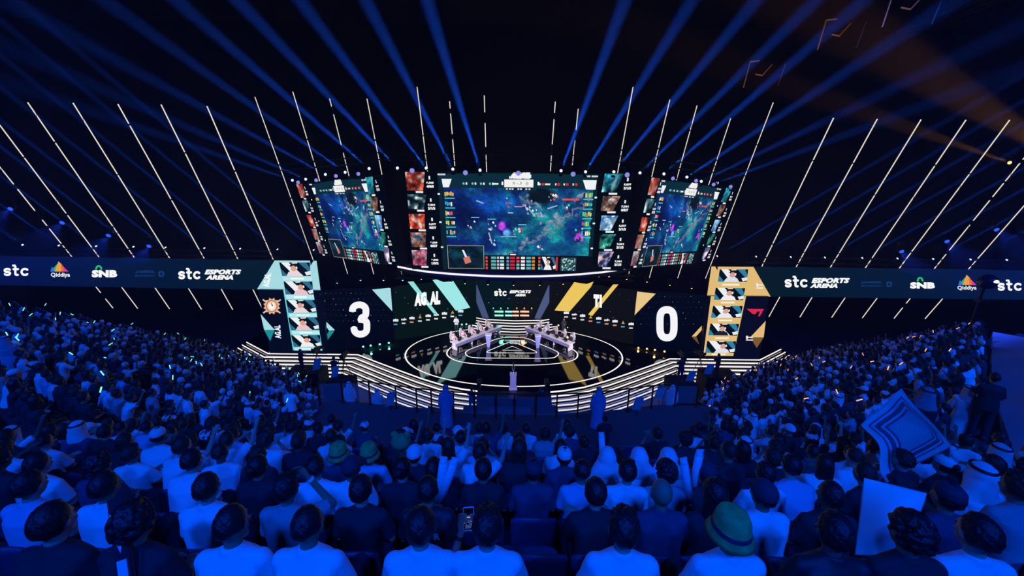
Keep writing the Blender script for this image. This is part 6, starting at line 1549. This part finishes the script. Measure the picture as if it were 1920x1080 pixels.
# phone in the raised hands
t0, J0 = WHO[(0, 912)]
mw = Matrix.Translation(t0.location) @ Matrix.Rotation(t0.rotation_euler.z, 4, 'Z')
pc = mw @ ((J0['WL'] + J0['WR']) / 2 + Vector((0, 0.03, 0.09)))
t = empty('smartphone', pc); tag(t, 'smartphone held up in both hands and showing the stage', 'phone')
qr = (EYE - pc).to_track_quat('-Y', 'Z').to_matrix()
def rbox(w_, h, d, r=0.010, n=5):
    pts = []
    for cx, cz, a0 in ((w_ / 2 - r, h / 2 - r, 0), (-w_ / 2 + r, h / 2 - r, 90), (-w_ / 2 + r, -h / 2 + r, 180), (w_ / 2 - r, -h / 2 + r, 270)):
        for i in range(n + 1): a = R(a0 + 90 * i / n); pts.append((cx + r * math.cos(a), cz + r * math.sin(a)))
    m = len(pts); V = [qr @ Vector((x, d / 2, z)) for x, z in pts] + [qr @ Vector((x, -d / 2, z)) for x, z in pts]
    return mesh_from(V, [tuple(range(m)), tuple(range(2 * m - 1, m - 1, -1))] + [(i, m + i, m + (i + 1) % m, (i + 1) % m) for i in range(m)])
link('phone_case', rbox(0.078, 0.152, 0.010), mat('pale phone case', (0.6, 0.6, 0.65), 0.4), t)
PS_ = Panel(lambda x, y: qr @ Vector((x, -0.006, y)), qr @ Vector((0, -1, 0)))
PS_.rect(-0.035, -0.068, 0.035, 0.068, '02040e'); PS_.rect(-0.035, -0.005, 0.035, 0.012, '0c2050')
r = random.Random(2)
for i in range(60): x, y = r.uniform(-0.033, 0.030), r.uniform(-0.060, -0.012); PS_.rect(x, y, x + 0.003, y + 0.002, r.choice(['c8b060', '3a60a0', '90c8d0', '203070']))
for y in (0.006, 0.011): PS_.rect(-0.012, y, 0.012, y + 0.0015, 'f0d890')
PS_.build('phone_screen', t)
# letters and straps on clothes
def on_back(who, text, z, wd, hgt, col=(0.7, 0.7, 0.75), x=0.0, back=0.150):
    tt, J = WHO[who]; V, Fs = text_shape(text, 0.04, 0); up = (J['neck'] - J['hip']).normalized(); c = J['hip'] + up * z
    VV = [c + Vector((x + (a - 0.5) * wd, -back, (b - 0.5) * hgt)) for a, b in V]
    o = link('print', mesh_from(VV, Fs), mat('print %s' % str(col), col, 0.6), tt); so = o.modifiers.new('s', 'SOLIDIFY'); so.thickness = 0.002; return o
on_back((1, 800), 'R', 0.40, 0.055, 0.065, x=0.10, back=0.150)
on_back((0, 912), "I'M N", 0.22, 0.20, 0.06, (0.03, 0.03, 0.06), back=0.150)
on_back((0, 1575), 'SAMURGI', 0.22, 0.26, 0.055, back=0.158)
# wristbands
for (w_, k) in (((0, 912), 'R'), ((0, 912), 'L'), ((1, 530), 'R')):
    tt, J = WHO[w_]; a = J['W' + k]; d = (J['E' + k] - a).normalized(); MB().tube(a + d * 0.03, a + d * 0.055, 0.034, 0.036, 16).build('wristband', SHIRTS['white'] if (k == 'R') else M_CORD, tt)
tt, J = WHO[(0, 1575)]
m = MB(); S0, S1 = Vector((0.06, -0.10, 1.06)), Vector((-0.16, -0.155, 0.62))
for i in range(8):
    a, b = S0.lerp(S1, i / 8), S0.lerp(S1, (i + 1) / 8); off = lambda t_: Vector((0, -0.045 * math.sin(math.pi * t_) - 0.02, 0))
    m.tube(a + off(i / 8), b + off((i + 1) / 8), 0.014, n=6)
m.build('bag_strap', SHIRTS['white'], tt)
# inflated clapper tubes and a printed banner
def clapper(px, py, d, rot, label, L=0.5):
    p = place((px, py), d); t = empty('clapper_tube', p); t.rotation_euler = rot; tag(t, label, 'clapper', 'inflated clapper tubes')
    MB().cap((0, 0, -L / 2), (0, 0, L / 2), 0.042, 0.042, 14).build('tube', mat('printed white film', (0.70, 0.72, 0.80), 0.25, noise=0.25, scale=30), t, True); MB().box((0, 0, L / 2 + 0.05), (0.075, 0.012, 0.03)).build('seal', SHIRTS['white'], t)
clapper(826, 905, 4.2, (0, R(8), 0), 'left inflated clapper tube of a pair left of the centre'); clapper(838, 905, 4.2, (0, R(18), 0), 'right inflated clapper tube of a pair left of the centre')
clapper(1129, 845, 5.6, (0, R(-6), 0), 'inflated clapper tube held above the white headscarf', 0.45); clapper(1288, 905, 4.3, (0, R(-14), 0), 'tilted inflated clapper tube right of centre'); clapper(1304, 890, 4.4, (0, R(2), 0), 'upright inflated clapper tube right of centre')
p = place((228, 1030), 2.5); t = empty('fan_banner', p); t.rotation_euler = (R(-25), R(-22), 0); tag(t, 'narrow dark banner with pale triangle print in the lower left', 'banner')
MB().box((0, 0, 0), (0.11, 0.012, 0.62)).build('banner_cloth', mat('banner black', (0.02, 0.02, 0.03), 0.6), t)
MB().add([(-0.05, -0.009, 0.12), (0.05, -0.009, 0.12), (0.0, -0.009, -0.02)], [(0, 2, 1)]).add([(-0.045, -0.009, 0.22), (-0.01, -0.009, 0.22), (-0.02, -0.009, 0.14), (-0.05, -0.009, 0.14)], [(0, 3, 2, 1)]).box((0, -0.008, 0.135), (0.10, 0.004, 0.012)).box((0, -0.008, -0.17), (0.07, 0.004, 0.22)).build('print', SHIRTS['white'], t)
MB().tube((0.07, 0, -0.35), (0.07, 0, 0.33), 0.008).build('pole', M_METAL, t)
